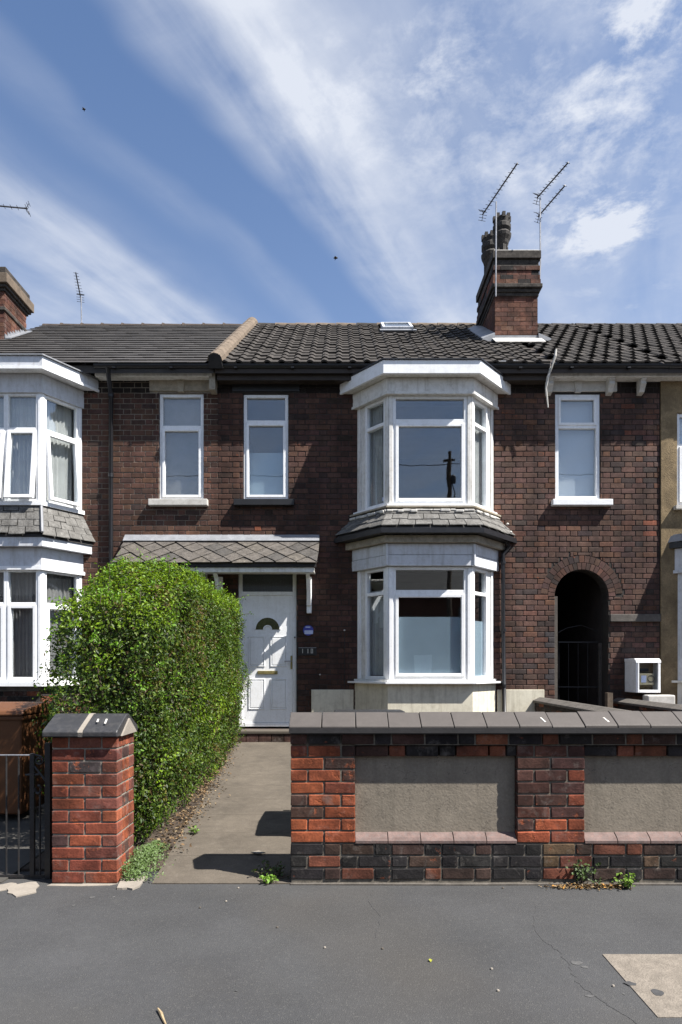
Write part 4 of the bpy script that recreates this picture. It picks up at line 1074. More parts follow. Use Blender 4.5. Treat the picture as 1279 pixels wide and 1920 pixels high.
q = MB(); rbox(q, skx[0] - .06, skx[1] + .06, t0 - .16, t0 - .005, .055, .075); q.build('roof_apron', 'lead', RF2)
x = XB1 + .1
while x < XB2 - .02:
    e = min(x + .45, XB2); q = MB(); half_round(q, (x, YR, ZR - .07), (e - .008, YR, ZR - .07), .11, (0, 0, 1)); q.build('ridge_tile', 'tile_tan' if rng.random() < .55 else 'tile', RF2); x = e
tt = -.06
upv = (0, -math.sin(PITCH), math.cos(PITCH))
while tt < RL - .05:
    e = min(tt + .40, RL + .05); q = MB(); half_round(q, roof_pt(XB1 + .03, e, .03), roof_pt(XB1 + .03, tt, .045), .125, upv); q.build('verge_tile', 'tile_tan', RF2); tt = e - .01
q = MB(); q.prism([roof_pt(XB1 - .08, -.07, -.06), roof_pt(XB1 + .15, -.07, -.06), roof_pt(XB1 + .12, -.07, .13), roof_pt(XB1 + .03, -.07, .16), roof_pt(XB1 - .06, -.07, .12)], (0, .03, .02)); q.build('verge_end', 'under', RF2)
gutter(MH, XB1 + .02, XB2 - .02)
MB().box(XB1 + .03, XB2 - .02, 10.045, 10.09, 6.11, 6.31).build('fascia', 'fascia_dark', MH)
MB().box(XB1 + .03, XB2 - .02, 10.092, YH - .002, 6.13, 6.15).build('soffit', 'fascia_dark', MH)
q = MB()
for i in range(9):
    xx = XX(930 + i * 4.5, 9.98); q.box(xx, xx + .035, 9.94, 10.02, 6.335, 6.36 + .03 * rng.random())
q.build('gutter_moss', 'lead', MH)
# bay downpipe
dpy = YH - .06; dpx = XX(943.5, dpy)
A = B.off(.145)[3]
MB().tube([(A[0] - .06, A[1] - .09, 3.57), (A[0] + .0, A[1] - .06, 3.48), (dpx, dpy, 3.36), (dpx, dpy, 2.2), (dpx + .03, dpy, .3)], .033, 10).build('downpipe', 'gutter', MH, smooth=True)
for z in (3.2, 2.1, 1.2): MB().lathe([(.042, 0), (.042, .05)], (dpx + (.01 if z < 2.2 else 0), dpy, z), 10).build('pipe_collar', 'gutter', MH)
for u, v in ((952, 985), (958, 1000), (946, 1009)): MB().lathe([(.01, 0), (.026, .015), (.02, .03), (.008, .04)], (XX(u, YH - .1), YH - .1, ZZ(v, YH - .1)), 7).build('mortar_lump', 'mortar_white', MH)
# chimney
zt0 = ZZ(555, cyf)
CH2 = stack(MH, cx0, cx1, cyf, cyb, roofz(cyf) - .2, zt0 + .05)
zt = zt0
corbel(CH2, cx0, cx1, cyf, cyb, [(zt - .01, zt + .05, .02, 'soot'), (zt + .055, zt + .12, .04, 'soot'), (zt + .125, zt + .20, .075, 'soot')])
for i, (o, kk) in enumerate(((.075, 2), (.055, 2), (.035, 1), (.065, 1))):
    for j in range(kk): pass
zb2 = zt + .205
k = 0
st2 = MB(); st2.box(cx0 - .02, cx1 + .02, cyf - .02, cyb + .02, zb2, zb2 + .37); st2.build('corbel', 'mortar_b', CH2)
for r in range(4):
    o = (.05, .04, .025, .04)[r]; a = cx0 - o - (.1 if r % 2 else 0)
    while a < cx1 + o:
        a0, a1 = max(a, cx0 - o) + .004, min(a + .235, cx1 + o) - .004
        if a1 - a0 > .03: MB().box(a0, a1, cyf - o, cyf + .03, zb2 + r * SC + .004, zb2 + (r + 1) * SC - .004, pal('stack') if rng.random() > .55 else pal('dark')).build('brick', 'wbrick_m', CH2)
        a += .235
    a = cyf + .035
    while a < cyb + o:
        a0, a1 = a + .004, min(a + .235, cyb + o) - .004
        if a1 - a0 > .03:
            for xs_ in ((cx0 - o, cx0 + .03), (cx1 - .03, cx1 + o)): MB().box(xs_[0], xs_[1], a0, a1, zb2 + r * SC + .004, zb2 + (r + 1) * SC - .004, pal('dark')).build('brick', 'wbrick_m', CH2)
        a += .235
z3 = zb2 + .372
corbel(CH2, cx0, cx1, cyf, cyb, [(z3, z3 + .10, .02, 'soot'), (z3 + .102, z3 + .25, .055, 'soot'), (z3 + .252, ZZ(472, cyf), .015, 'soot')])
ztop = ZZ(472, cyf)
MB().box(cx0 - .02, cx1 + .03, cyf - .02, cyb + .02, ztop + .002, ztop + .03).build('flaunching', 'mortar_white', CH2, bevel=.01)
def pot(x, y, z, h, r):
    q = MB().lathe([(r * .80, 0), (r * .80, h * .36), (r * .92, h * .40), (r * 1.02, h * .46), (r * 1.28, h * .54), (r * 1.36, h * .60), (r * 1.22, h * .63), (r * 1.05, h * .66), (r * 1.30, h * .72), (r * 1.30, h * .80), (r * 1.12, h * .83), (r * 1.22, h * .93), (r * 1.05, h * .96), (r * .7, h), (r * .6, h * .9)], (x, y, z), 14)
    for i in range(8):
        a = i * math.pi / 4; q.tube([(x + math.cos(a) * r * .82, y + math.sin(a) * r * .82, z), (x + math.cos(a) * r * .82, y + math.sin(a) * r * .82, z + h * .36)], .014, 5)
        q.box(x + math.cos(a) * r * 1.05 - .03, x + math.cos(a) * r * 1.05 + .03, y + math.sin(a) * r * 1.05 - .03, y + math.sin(a) * r * 1.05 + .03, z + h * .9, z + h * 1.01)
    q.build('chimney_pot', 'pot', CH2)
pot(XX(941, 12.2), 12.2, ztop + .03, ZZ(408, 12.2) - ztop - .03, .135); pot(XX(919, 12.85), 12.85, ztop + .03, ZZ(443, 12.85) - ztop - .03, .135)
MB().lathe([(.09, 0), (.10, .05), (.07, .10), (.05, .14)], (XX(976, 12.1), 12.1, ztop + .03), 10).build('capped_pot', 'pot', CH2)
q = MB(); q.box(cx0 - .015, cx1 + .015, cyf - .022, cyf - .006, roofz(cyf) - .03, roofz(cyf) + .13); q.build('flashing', 'lead', CH2)
q = MB(); q.hexa([(cx0 - .06, cyf - .30, roofz(cyf - .3) + .07), (cx1 + .06, cyf - .30, roofz(cyf - .3) + .07), (cx1 + .06, cyf - .02, roofz(cyf) + .07), (cx0 - .06, cyf - .02, roofz(cyf) + .07),
                  (cx0 - .06, cyf - .30, roofz(cyf - .3) + .085), (cx1 + .06, cyf - .30, roofz(cyf - .3) + .085), (cx1 + .06, cyf - .02, roofz(cyf) + .085), (cx0 - .06, cyf - .02, roofz(cyf) + .085)]); q.build('apron', 'mortar_white', CH2)
for sx, s in ((cx0, -1), (cx1, 1)):
    q = MB(); q.hexa([(sx + s * .008, cyf - .05, roofz(cyf) - .02), (sx + s * .24, cyf - .05, roofz(cyf) + .03), (sx + s * .24, cyb, roofz(cyb) + .03), (sx + s * .008, cyb, roofz(cyb) - .02),
                      (sx + s * .008, cyf - .05, roofz(cyf) + .16), (sx + s * .24, cyf - .05, roofz(cyf) + .06), (sx + s * .24, cyb, roofz(cyb) + .06), (sx + s * .008, cyb, roofz(cyb) + .16)]); q.build('side_flashing', 'lead', CH2)

# ---------------------------------------------------------------- passage house
RH = thing('terraced_house', 'brown brick house front with dark arched passage and white lintel window', 'house', (4.26, YH, .2), 'terraced houses in the row')
wr = upper_ops(1041, 1126, 738, 940); ax0_, ax1_ = XX(1040, YH), XX(1141, YH); acx = (ax0_ + ax1_) / 2; ar = (ax1_ - ax0_) / 2; asp = ZZ(1068, YH) - ar
opa = (ax0_, ax1_, Z0, asp)
sheet_ops = [wr, (ax0_, ax1_, Z0, asp + ar + .001)]
mb = MB(); wall_sheet(mb, XB2 + .004, XB3, Z0, WALLTOP, YH, .25, sheet_ops); na = 18
for i in range(na):
    t0, t1 = math.pi * i / na, math.pi * (i + 1) / na
    xa, xb = acx + ar * math.cos(t1), acx + ar * math.cos(t0); za, zb_ = asp + ar * math.sin(t1), asp + ar * math.sin(t0); zt_ = asp + ar + .001
    mb.hexa([(xa, YH, za), (xb, YH, zb_), (xb, YH + .25, zb_), (xa, YH + .25, za), (xa, YH, zt_), (xb, YH, zt_), (xb, YH + .25, zt_), (xa, YH + .25, zt_)])
W3 = mb.build('wall', 'mortar_d', RH)
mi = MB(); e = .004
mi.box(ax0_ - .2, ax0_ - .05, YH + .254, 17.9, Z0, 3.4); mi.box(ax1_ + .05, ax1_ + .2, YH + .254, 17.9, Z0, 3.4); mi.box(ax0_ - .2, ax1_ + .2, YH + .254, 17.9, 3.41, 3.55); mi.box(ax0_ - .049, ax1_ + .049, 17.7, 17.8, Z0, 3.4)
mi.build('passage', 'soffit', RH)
mi = MB(); mi.box(XB2 + .01, XB2 + .12, YH + .254, 18.0, 3.6, 6.3); mi.box(XB3 - .12, XB3 - .01, YH + .254, 18.0, 3.6, 6.3); mi.box(XB2 + .13, XB3 - .13, 13.0, 13.1, 3.6, 6.2); mi.box(XB2 + .13, XB3 - .13, YH + .254, 13, 6.2, 6.29)
mi.build('interior', 'dark_room', RH)
rr = ar + .235
lint = (XX(1028, YH), XX(1156, YH), ZZ(735, YH), ZZ(707, YH)); led = (XX(1142, YH), XX(1236, YH), ZZ(1166, YH), ZZ(1152, YH))
ops3 = [wr, opa, lint, led]
for z in np.arange(asp - .01, asp + rr, .02):
    hwid = math.sqrt(max(0, rr * rr - max(0, z + .01 - asp) ** 2))
    if hwid > .02: ops3.append((acx - hwid, acx + hwid, z, z + .02))
br = bond(XB2, 99, ops3)
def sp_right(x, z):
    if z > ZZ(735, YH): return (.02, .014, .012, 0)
    for u, v, c in ((1222, 985, (.24, .085, .05, .1)), (1222, 1005, (.22, .08, .05, .1)), (1186, 766, (.16, .062, .04, .2)), (980, 948, (.30, .28, .22, 0)), (978, 982, (.45, .41, .33, 0)), (1144, 1070, (.42, .40, .35, 0)), (1176, 808, (.15, .06, .04, .2))):
        if abs(x - XX(u, YH)) < .075 and abs(z - ZZ(v, YH)) < .046: return c
    if z < 2.2 and x < 3.55 and rng.random() < .5: return (.075, .066, .068, 0)
    return None
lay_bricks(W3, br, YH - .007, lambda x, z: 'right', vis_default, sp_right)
nv = 22
for ring in range(2):
    for i in range(nv):
        t0 = math.pi * (i + (.5 if ring else 0)) / nv; t1 = t0 + math.pi / nv
        if t1 > math.pi + .01: continue
        r0, r1 = ar + .004 + ring * .116, ar + .112 + ring * .116; g = .004 / r0
        pts = [(acx + math.cos(t) * r, asp + math.sin(t) * r) for t, r in ((t0 + g, r0), (t0 + g, r1), (t1 - g, r1), (t1 - g, r0))]
        MB().hexa([(x, YH - .009, z) for x, z in pts] + [(x, YH + .04, z) for x, z in pts], pal('right' if rng.random() > .06 else 'left')).build('arch_brick', 'brick_m', W3)
MB().box(lint[0], lint[1], YH - .03, YH + .03, lint[2], lint[3]).build('lintel', 'stone_white', RH, bevel=.006)
kx = XX(1083, YH)
MB().prism([(kx - .075, YH - .05, lint[3] - .01), (kx - .045, YH - .05, lint[2] - .02), (kx + .045, YH - .05, lint[2] - .02), (kx + .075, YH - .05, lint[3] - .01)], (0, .07, 0)).build('keystone', 'stone_white', RH, bevel=.006)
sash(RH, FRW, fa(wr[0]) + .004, fa(wr[1]) - .004, wr[2] + .02, wr[3] - .004, ZZ(799, YH), fw=.06, casement=False, top_casement=True, backing=[('blind', wr[2], wr[3], 'blind')], n=-.02)
MB().box(XX(1033, YH), XX(1145, YH), YH - .105, YH, ZZ(950, YH), ZZ(938.5, YH)).build('sill', 'upvc', RH, bevel=.01)
MB().box(led[0], led[1], YH - .06, YH + .02, led[2], led[3]).build('stone_ledge', 'ledge', RH, bevel=.008)
RF3 = roof_slab(RH, XB2 + .003, XB3, 'fascia_dark'); tiled_roof(RF3, XB2 + .10, XB3 + .06, 280, holes=((cx0 - .05, cx1 + .05, cyf, cyb),))
x = XB2 + .01
while x < XB3 - .02:
    e = min(x + .45, XB3); q = MB(); half_round(q, (x, YR, ZR - .075), (e - .008, YR, ZR - .075), .105, (0, 0, 1)); q.build('ridge_tile', 'tile', RF3); x = e
gutter(RH, XB2 + .0, XB3 - .003, r=.052)
MB().box(XX(1028, 10.05), XB3 - .002, 10.045, 10.10, ZZ(706, 10.05), ZZ(691, 10.05)).build('fascia', 'paint', RH, bevel=.004)
MB().box(XX(1028, 10.05), XB3 - .002, 10.102, YH - .002, ZZ(705, 10.05), ZZ(701, 10.05)).build('soffit', 'paint', RH)
def bracket(u):
    x = XX(u, 10.1); prof = [(YH - .005, ZZ(706, 10.1)), (10.07, ZZ(706, 10.1)), (10.065, ZZ(711, 10.1)), (10.10, ZZ(714, 10.1)), (10.085, ZZ(719, 10.1)), (10.13, ZZ(725, 10.1)), (10.16, ZZ(732, 10.1)), (YH - .005, ZZ(735, 10.1))]
    MB().prism([(x - .045, y, z) for y, z in prof], (.09, 0, 0)).build('bracket', 'stone_white', RH, bevel=.008)
bracket(1148); bracket(1207); bracket(1033)
# frayed wire fixing at the eaves
fx = XX(1028, 10.0); q = MB(); r_ = random.Random(3)
pts = [(XX(1043, 9.93), 9.93, ZZ(655, 9.93)), (XX(1041, 9.93), 9.92, ZZ(668, 9.93)), (XX(1034, 9.95), 9.94, ZZ(690, 9.95)), (XX(1028, 10.0), 10.0, ZZ(706, 10)), (XX(1024, 10.03), 10.03, ZZ(728, 10.03)), (XX(1028, 10.04), 10.04, ZZ(764, 10.04))]
q.tube(pts, [.016, .02, .014, .022, .018, .01], 6); q.tube([(pts[3][0] + .02, 9.98, pts[3][2] + .15), (pts[3][0] + .0, 9.97, pts[3][2]), (pts[3][0] - .04, 10.0, pts[3][2] - .2)], .014, 5); q.build('cable_fixing', 'stone_white', RH)
for u, v in ((1046, 1210),): pass
# passage gate
gyy = YH + .30
PG = thing('passage_gate', 'thin black metal gate inside the arched passage', 'gate', (acx, gyy, .34))
def pgx(u): return XX(u, gyy)
for v in (1204, 1288): MB().box(pgx(1047), pgx(1122), gyy - .012, gyy + .012, ZZ(v + 1, gyy), ZZ(v - 1, gyy)).build('rail', 'black_iron', PG)
for u in np.arange(1048, 1122, 18): MB().tube([(pgx(u), gyy, .36), (pgx(u), gyy, ZZ(1204, gyy))], .006, 6).build('bar', 'gutter', PG)
MB().tube([(pgx(1047), gyy, ZZ(1186, gyy)), (pgx(1062), gyy, ZZ(1178, gyy)), (pgx(1090), gyy, ZZ(1172, gyy)), (pgx(1121), gyy, ZZ(1184, gyy))], .006, 6).build('top_hoop', 'black_iron', PG)
MB().box(pgx(1122), pgx(1133), gyy - .03, gyy + .03, .34, ZZ(1206, gyy)).build('gate_post', 'post_wood', PG, bevel=.005)
MB().box(XX(1039.5, YH) + .003, XX(1046, YH), YH + .01, YH + .09, .34, ZZ(1118, YH)).build('door_jamb', 'post_wood', PG)
tag(MB().box(XX(1137, 10), XX(1147, 10), 9.95, 10.05, .34, ZZ(1299, 10)).add([], []).build('terracotta_block', 'tile_tan'), 'small terracotta block standing beside the passage mouth', 'block')

# ---------------------------------------------------------------- rendered house
EH = thing('terraced_house', 'tan roughcast house front with white bay at the end of the row', 'house', (7.8, YH, .2), 'terraced houses in the row')
eb = Bay(6.60, 1.16, .70, .58)
we = (XX(1268, YH), XX(1268, YH) + .85, ZZ(950, YH), ZZ(775, YH)); ebx = (6.6 - 1.0, 6.6 + 1.0)
W4 = house_shell(EH, XB3 + .006, XB4, Z0, WALLTOP, [we, (ebx[0], ebx[1], 1.3, 3.05), (7.3, 8.3, 4.2, 5.7)], 'pebble', y=YH - .03, T=.28)
sash(EH, FRW, fa(we[0]) + .004, fa(we[1]) - .004, we[2] + .02, we[3] - .004, ZZ(835, YH), backing=[('blind', we[2], we[3], 'blind')], n=-.0)
sash(EH, FRW, fa(7.304), fa(8.296), 4.22, 5.696, 5.2, backing=[('curtain', 4.2, 5.7, 'curtain')], n=-.0)
MB().box(7.24, 8.36, YH - .12, YH - .03, 4.14, 4.2).build('sill', 'stone_white', EH)
MB().box(we[0] - .06, we[1] + .08, YH - .12, YH - .03, we[2] - .06, we[2] + .0).build('sill', 'stone_white', EH)
bayE = eb.ring(-.12, -.005, .25, 1.27).build('bay_window', 'paint', EH)
eb.ring(-.1, .07, 1.275, 1.31).build('sill', 'paint', bayE); eb.ring(-.10, .03, 3.06, 3.45).build('frieze', 'paint_grey', bayE, bevel=.006); eb.ring(-.04, .05, 3.05, 3.10).build('architrave', 'paint_grey', bayE)
eb.ring(-.10, .10, 3.455, 3.54).build('gutter', 'gutter', bayE); eb.ring(-.10, .12, 3.55, 3.66, oi2=-.1, oo2=.08).build('lead_roof', 'lead', bayE); eb.slab(.05, 3.60, 3.68).build('flat_roof', 'lead', bayE)
for seg_, f in enumerate(eb.frames(-.02)):
    L = f.L
    for e_ in (0, L): MB().lbox(f, max(0, e_ - .13), min(L, e_ + .13), -.10, .012, 1.31, 3.06).build('post', 'paint_grey', bayE, bevel=.006)
    sash(bayE, f, .13, L - .13, 1.31, 3.06, 2.5, part='window_frame', mat='paint_grey')
    folds(bayE, f, .15, L - .15, 1.35, 3.0, -.2, 'net')
RF4 = roof_slab(EH, XB3 + .003, XB4, 'fascia_dark'); tiled_roof(RF4, XB3 + .06, XB4 - .2, 150)
gutter(EH, XB3, XB4)
MB().box(XB3, XB4, 10.045, 10.10, ZZ(706, 10.05), ZZ(691, 10.05)).build('fascia', 'paint', EH)
MB().box(XB3, XB4, 10.102, YH - .032, ZZ(705, 10.05), ZZ(701, 10.05)).build('soffit', 'paint', EH)
x = XB3 + .01
while x < XB4 - .02:
    e = min(x + .45, XB4); q = MB(); half_round(q, (x, YR, ZR - .075), (e - .008, YR, ZR - .075), .105, (0, 0, 1)); q.build('ridge_tile', 'tile', RF4); x = e
# ---------------------------------------------------------------- meter box
mx0, mx1, my0 = XX(1193, 9.85), XX(1239, 9.85), 9.85
MX = thing('meter_box', 'white plastic meter box with glazed front on the wall by the passage', 'meter box', ((mx0 + mx1) / 2, 10.0, ZZ(1300, 9.85)))
mz0, mz1 = ZZ(1299, my0), ZZ(1237, my0); q = MB()
q.box(mx0, mx0 + .02, my0, YH - .012, mz0, mz1); q.box(mx1 - .02, mx1, my0, YH - .012, mz0, mz1); q.box(mx0 + .021, mx1 - .021, my0 + .004, YH - .012, mz0, mz0 + .03); q.box(mx0 + .021, mx1 - .021, YH - .03, YH - .014, mz0 + .031, mz1 - .031)
q.prism([(mx0 - .006, my0 - .01, mz1 - .05), (mx0 - .006, my0, mz1 - .01), (mx0 - .006, my0 + .05, mz1 + .02), (mx0 - .006, YH - .012, mz1 + .02), (mx0 - .006, YH - .012, mz1 - .03), (mx0 - .006, my0 + .02, mz1 - .05)], (mx1 - mx0 + .012, 0, 0))
MXo = q.build('case', 'upvc', MX, bevel=.006)
q = MB(); q.box(mx0 + .02, mx0 + .045, my0 - .008, my0 + .01, mz0 + .002, mz1 - .055); q.box(mx1 - .045, mx1 - .02, my0 - .008, my0 + .01, mz0 + .002, mz1 - .055); q.box(mx0 + .046, mx1 - .046, my0 - .008, my0 + .01, mz0 + .002, mz0 + .045); q.build('door_frame', 'upvc', MX, bevel=.004)
MB().box(mx0 + .03, mx1 - .03, my0 + .012, my0 + .014, mz0 + .03, mz1 - .055).build('pane', 'glass', MX)
MB().box(mx0 + .022, mx1 - .022, my0 + .205, my0 + .215, mz0 + .032, mz1 - .032).build('back_board', 'twig', MX)
mt = MB().box(mx0 + .07, mx1 - .09, my0 + .026, my0 + .2, mz0 + .12, mz0 + .30).build('meter', 'label', MX, bevel=.008)
MB().box(mx0 + .09, mx0 + .17, my0 + .023, my0 + .025, mz0 + .16, mz0 + .27).build('meter_print', 'plaque_pale', mt)
q = MB(); cxm, czm = mx0 + .245, mz0 + .22
for i in range(16):
    a0, a1 = i * math.pi / 8, (i + 1) * math.pi / 8
    q.prism([(cxm + r * math.cos(a), my0 + .024, czm + r * math.sin(a)) for a, r in ((a0, .045), (a0, .055), (a1, .055), (a1, .045))], (0, -.002, 0))
q.build('meter_dial', 'darksteel', mt)
MB().box(mx0 + .09, mx1 - .12, my0 + .14, my0 + .19, mz0 + .33, mz0 + .38).build('switch_block', 'black_paint', MX)
MB().tube([(mx1 - .05, my0 + .1, mz0), (mx1 - .04, my0 + .09, mz0 - .2), (mx1 + .15, my0 + .05, mz0 - .35)], .02, 6).build('conduit', 'black_paint', MX)
tag(MB().box(XX(1210, 9.8), XX(1262, 9.8), 9.72, 9.9, GZ, ZZ(1303, 9.8)).build('gas_box', 'stone_white', bevel=.02), 'low white box on the ground under the meter box', 'box')
# ---------------------------------------------------------------- side walls between the yards
def divider(name, x, y0, y1, ztop, th, label):
    d = thing(name, label, 'wall', (x, (y0 + y1) / 2, .2)); z0 = .1
    MB().box(x - th / 2 + .01, x + th / 2 - .01, y0, y1, z0, ztop - .001).build('mortar_core', 'mortar_d', d)
    z = .12; k = 0
    while z < ztop - .03:
        y = y0 - (.12 if k % 2 else 0)
        while y < y1:
            a, b = max(y, y0) + .005, min(y + .235, y1) - .005
            if b - a > .04:
                for s in (-1, 1): MB().box(*sorted((x + s * th / 2, x + s * (th / 2 - .04))), a, b, z + .005, min(z + SC, ztop) - .005, pal('dark')).build('brick', 'wbrick_m', d)
            y += .235
        z += SC; k += 1
    y = y0
    while y < y1 - .05:
        e = min(y + .6, y1); MB().prism([(x - th / 2 - .03, y + .003, ztop), (x + th / 2 + .03, y + .003, ztop), (x + th / 2 + .03, y + .003, ztop + .035), (x + .02, y + .003, ztop + .085), (x - .02, y + .003, ztop + .085), (x - th / 2 - .03, y + .003, ztop + .035)], (0, e - y - .006, 0)).build('coping_stone', 'ledge', d, bevel=.006); y = e
divider('yard_wall', 3.25, YW + .30, YH - .02, ZZ(1318, 10.1), .2, 'low brick yard wall with stone coping running to the downpipe side of the passage')
divider('yard_wall', 4.51, YW + .30, YH - .03, ZZ(1319, 10.1), .2, 'low brick yard wall with stone coping running to the meter box side of the passage')

# ================================================================== PORCH CANOPY
PC = thing('porch_canopy', 'lean-to porch canopy of diamond slates with white timber brackets above the doors', 'canopy', (-1.9, YH, 3.1))
cxa, cxb = -3.49, XX(594, 9.9); cyt, czt, cyb_, czb = YH - .005, ZZ(1014, YH), YH - .56, ZZ(1056, 9.7)
cl = math.hypot(cyt - cyb_, czt - czb); cd = Vector((0, (cyt - cyb_) / cl, (czt - czb) / cl)); cn = Vector((0, -cd.z, cd.y))
def cpt(x, t, l): q = Vector((x, cyb_, czb)) + cd * t + cn * l; return tuple(q)
MB().hexa([cpt(cxa, 0, -.05), cpt(cxb, 0, -.05), cpt(cxb, cl, -.05), cpt(cxa, cl, -.05), cpt(cxa, 0, 0), cpt(cxb, 0, 0), cpt(cxb, cl, 0), cpt(cxa, cl, 0)]).build('boarding', 'fascia_dark', PC)
hd = .165; rows = 5; r = 0
for r in range(0, 5):
    t = r * hd * .92
    n = int((cxb - cxa) / (2 * hd)) + 2
    for i in range(-1, n):
        x = cxa + i * 2 * hd + (hd if r % 2 else 0)
        poly = clip_poly([(x - hd + .001, t), (x, t - hd + .001), (x + hd - .001, t), (x, t + hd - .001)], (cxa - .02, cxb + .02, -.02, cl - .02))
        if len(poly) < 3: continue
        jl = rng.uniform(0, .012); poly = [(a + rng.uniform(-.012, .012), b + rng.uniform(-.012, .012)) for a, b in poly]
        MB().prism([cpt(a, b, .004 + jl + .024 * (t + hd - b) / (2 * hd)) for a, b in poly], tuple(cn * .010)).build('slate', rng.choice(('slate_porch', 'slate_porch', 'slate_porch2', 'slate_porch3')), PC)
q = MB(); q.hexa([cpt(cxa - .03, cl - .10, .045), cpt(cxb + .03, cl - .10, .045), (cxb + .03, cyt, czt + .03), (cxa - .03, cyt, czt + .03), cpt(cxa - .03, cl - .10, .058), cpt(cxb + .03, cl - .10, .058), (cxb + .03, cyt, czt + .10), (cxa - .03, cyt, czt + .10)]); q.build('flashing', 'lead', PC)
MB().box(cxa, cxb, cyb_ + .005, cyb_ + .03, czb - .055, czb - .003).build('gutter_board', 'under', PC)
MB().box(cxa + .05, cxb - .03, cyb_ + .035, cyb_ + .11, czb - .135, czb - .058).build('beam', 'paint', PC, bevel=.006)
MB().box(cxa + .06, cxb - .04, cyb_ + .115, YH - .01, czb - .09, czb - .07).build('soffit', 'paint', PC)
for x in (XX(578, 9.9), XX(406, 9.9), cxa + .1):
    zb0 = ZZ(1150, YH - .05); prof = []
    MB().box(x - .04, x + .04, YH - .075, YH - .009, zb0, czb - .14).build('bracket_post', 'upvc', PC, bevel=.008)
    q = MB(); pts = [(x, YH - .10, zb0 + .12), (x, YH - .22, zb0 + .34), (x, YH - .36, zb0 + .52), (x, cyb_ + .08, czb - .15)]
    for i in range(3):
        a, b = Vector(pts[i]), Vector(pts[i + 1]); q.hexa([(x - .03, a.y - .03, a.z), (x + .03, a.y - .03, a.z), (x + .03, a.y + .04, a.z), (x - .03, a.y + .04, a.z), (x - .03, b.y - .03, b.z), (x + .03, b.y - .03, b.z), (x + .03, b.y + .04, b.z), (x - .03, b.y + .04, b.z)])
    q.build('bracket_brace', 'upvc', PC)

# ================================================================== AERIALS
def aerial(label, mast, boom, el, mat='darksteel', refl=True, dirx=None, group='television aerials'):
    a = thing('tv_aerial', label, 'aerial', mast[0], group)
    MB().tube(mast, .014, 6).build('mast', 'steel', a)
    booms = boom
    for (b0, b1, n, half) in booms:
        b0, b1 = Vector(b0), Vector(b1); d = (b1 - b0).normalized()
        MB().tube([b0, b1], .014, 5).build('boom', mat, a)
        s = d.cross(Vector((0, 0, 1))).normalized() if el == 'h' else Vector((0, 0, 1))
        for i in range(n):
            p = b0.lerp(b1, .12 + .86 * i / (n - 1)); h = half * (1 - .35 * i / n)
            MB().tube([p - s * h, p + s * h], .005, 4).build('element', mat, a)
        up = Vector((0, 0, 1)) if el == 'h' else s
        for sg in (-1, 1):
            w = d.cross(s).normalized(); p = b0 + d * .03
            q = MB()
            for k in range(3): q.tube([p + w * (.03 + .035 * k) * sg - s * half * 1.1 - d * .03 * k, p + w * (.03 + .035 * k) * sg + s * half * 1.1 - d * .03 * k], .005, 4)
            q.tube([p, p + w * .11 * sg - d * .06], .006, 4); q.build('reflector', mat, a)
    return a
def PP(u, v, Y): return (XX(u, Y), Y, ZZ(v, Y))
ym1 = cyf - .10
aerial('slim aerial on a tall pole at the front corner of the sooty chimney', [PP(930, 556, ym1), PP(930.5, 378, ym1)], [(PP(905, 402, 12.35), PP(970.5, 305.5, 11.05), 12, .07)], 'h')
aerial('double aerial with two booms on the pole beside the sooty chimney', [PP(1011, 545, 11.9), PP(1013.5, 500, 11.9), PP(1013, 370, 11.9)], [(PP(1007, 371, 12.2), PP(1066, 304, 11.35), 11, .07), (PP(1009, 406, 12.2), PP(1060, 347, 11.5), 8, .065)], 'h')
aerial('small aerial on a pole behind the slate roof ridge', [PP(153.5, 640, 14.6), PP(152, 556, 14.6)], [(PP(151, 557, 14.7), PP(142, 511, 13.95), 8, .075)], 'h')
aerial('aerial reaching sideways above the red brick chimney of the slate roof', [(cx1 * 0 + XX(-60, 12.4), 12.4, 8.6), PP(-60, 372, 12.4)], [(PP(52, 391, 12.5), PP(-110, 376, 12.2), 12, .07)], 'h')
for u, v, Y, s, lab in ((157, 205, 40, .75, 'small dark bird gliding in the sky high above the small roof-ridge aerial'), (629, 484, 32, .75, 'small dark bird flying in the sky above the tiled roof ridge')):
    p = Vector(PP(u, v, Y)); b = thing('bird', lab, 'bird', tuple(p), 'birds in the sky')
    MB().tube([p + Vector((-.13, 0, .0)) * s, p + Vector((-.05, 0, .025)) * s, p + Vector((.06, 0, .03)) * s, p + Vector((.12, 0, .015)) * s, p + Vector((.17, 0, .01)) * s], [.012, .05, .055, .035, .008], 8).build('body', 'bird', b, smooth=True)
    for sg in (-1, 1):
        q = MB(); q.prism([p + Vector((-.03, 0, .03)) * s, p + Vector((.06, 0, .03)) * s, p + Vector((.03, sg * .14, .02)) * s, p + Vector((-.05, sg * .24, -.0)) * s, p + Vector((-.04, sg * .12, .02)) * s], (0, 0, .008)); q.build('wing', 'bird', b)

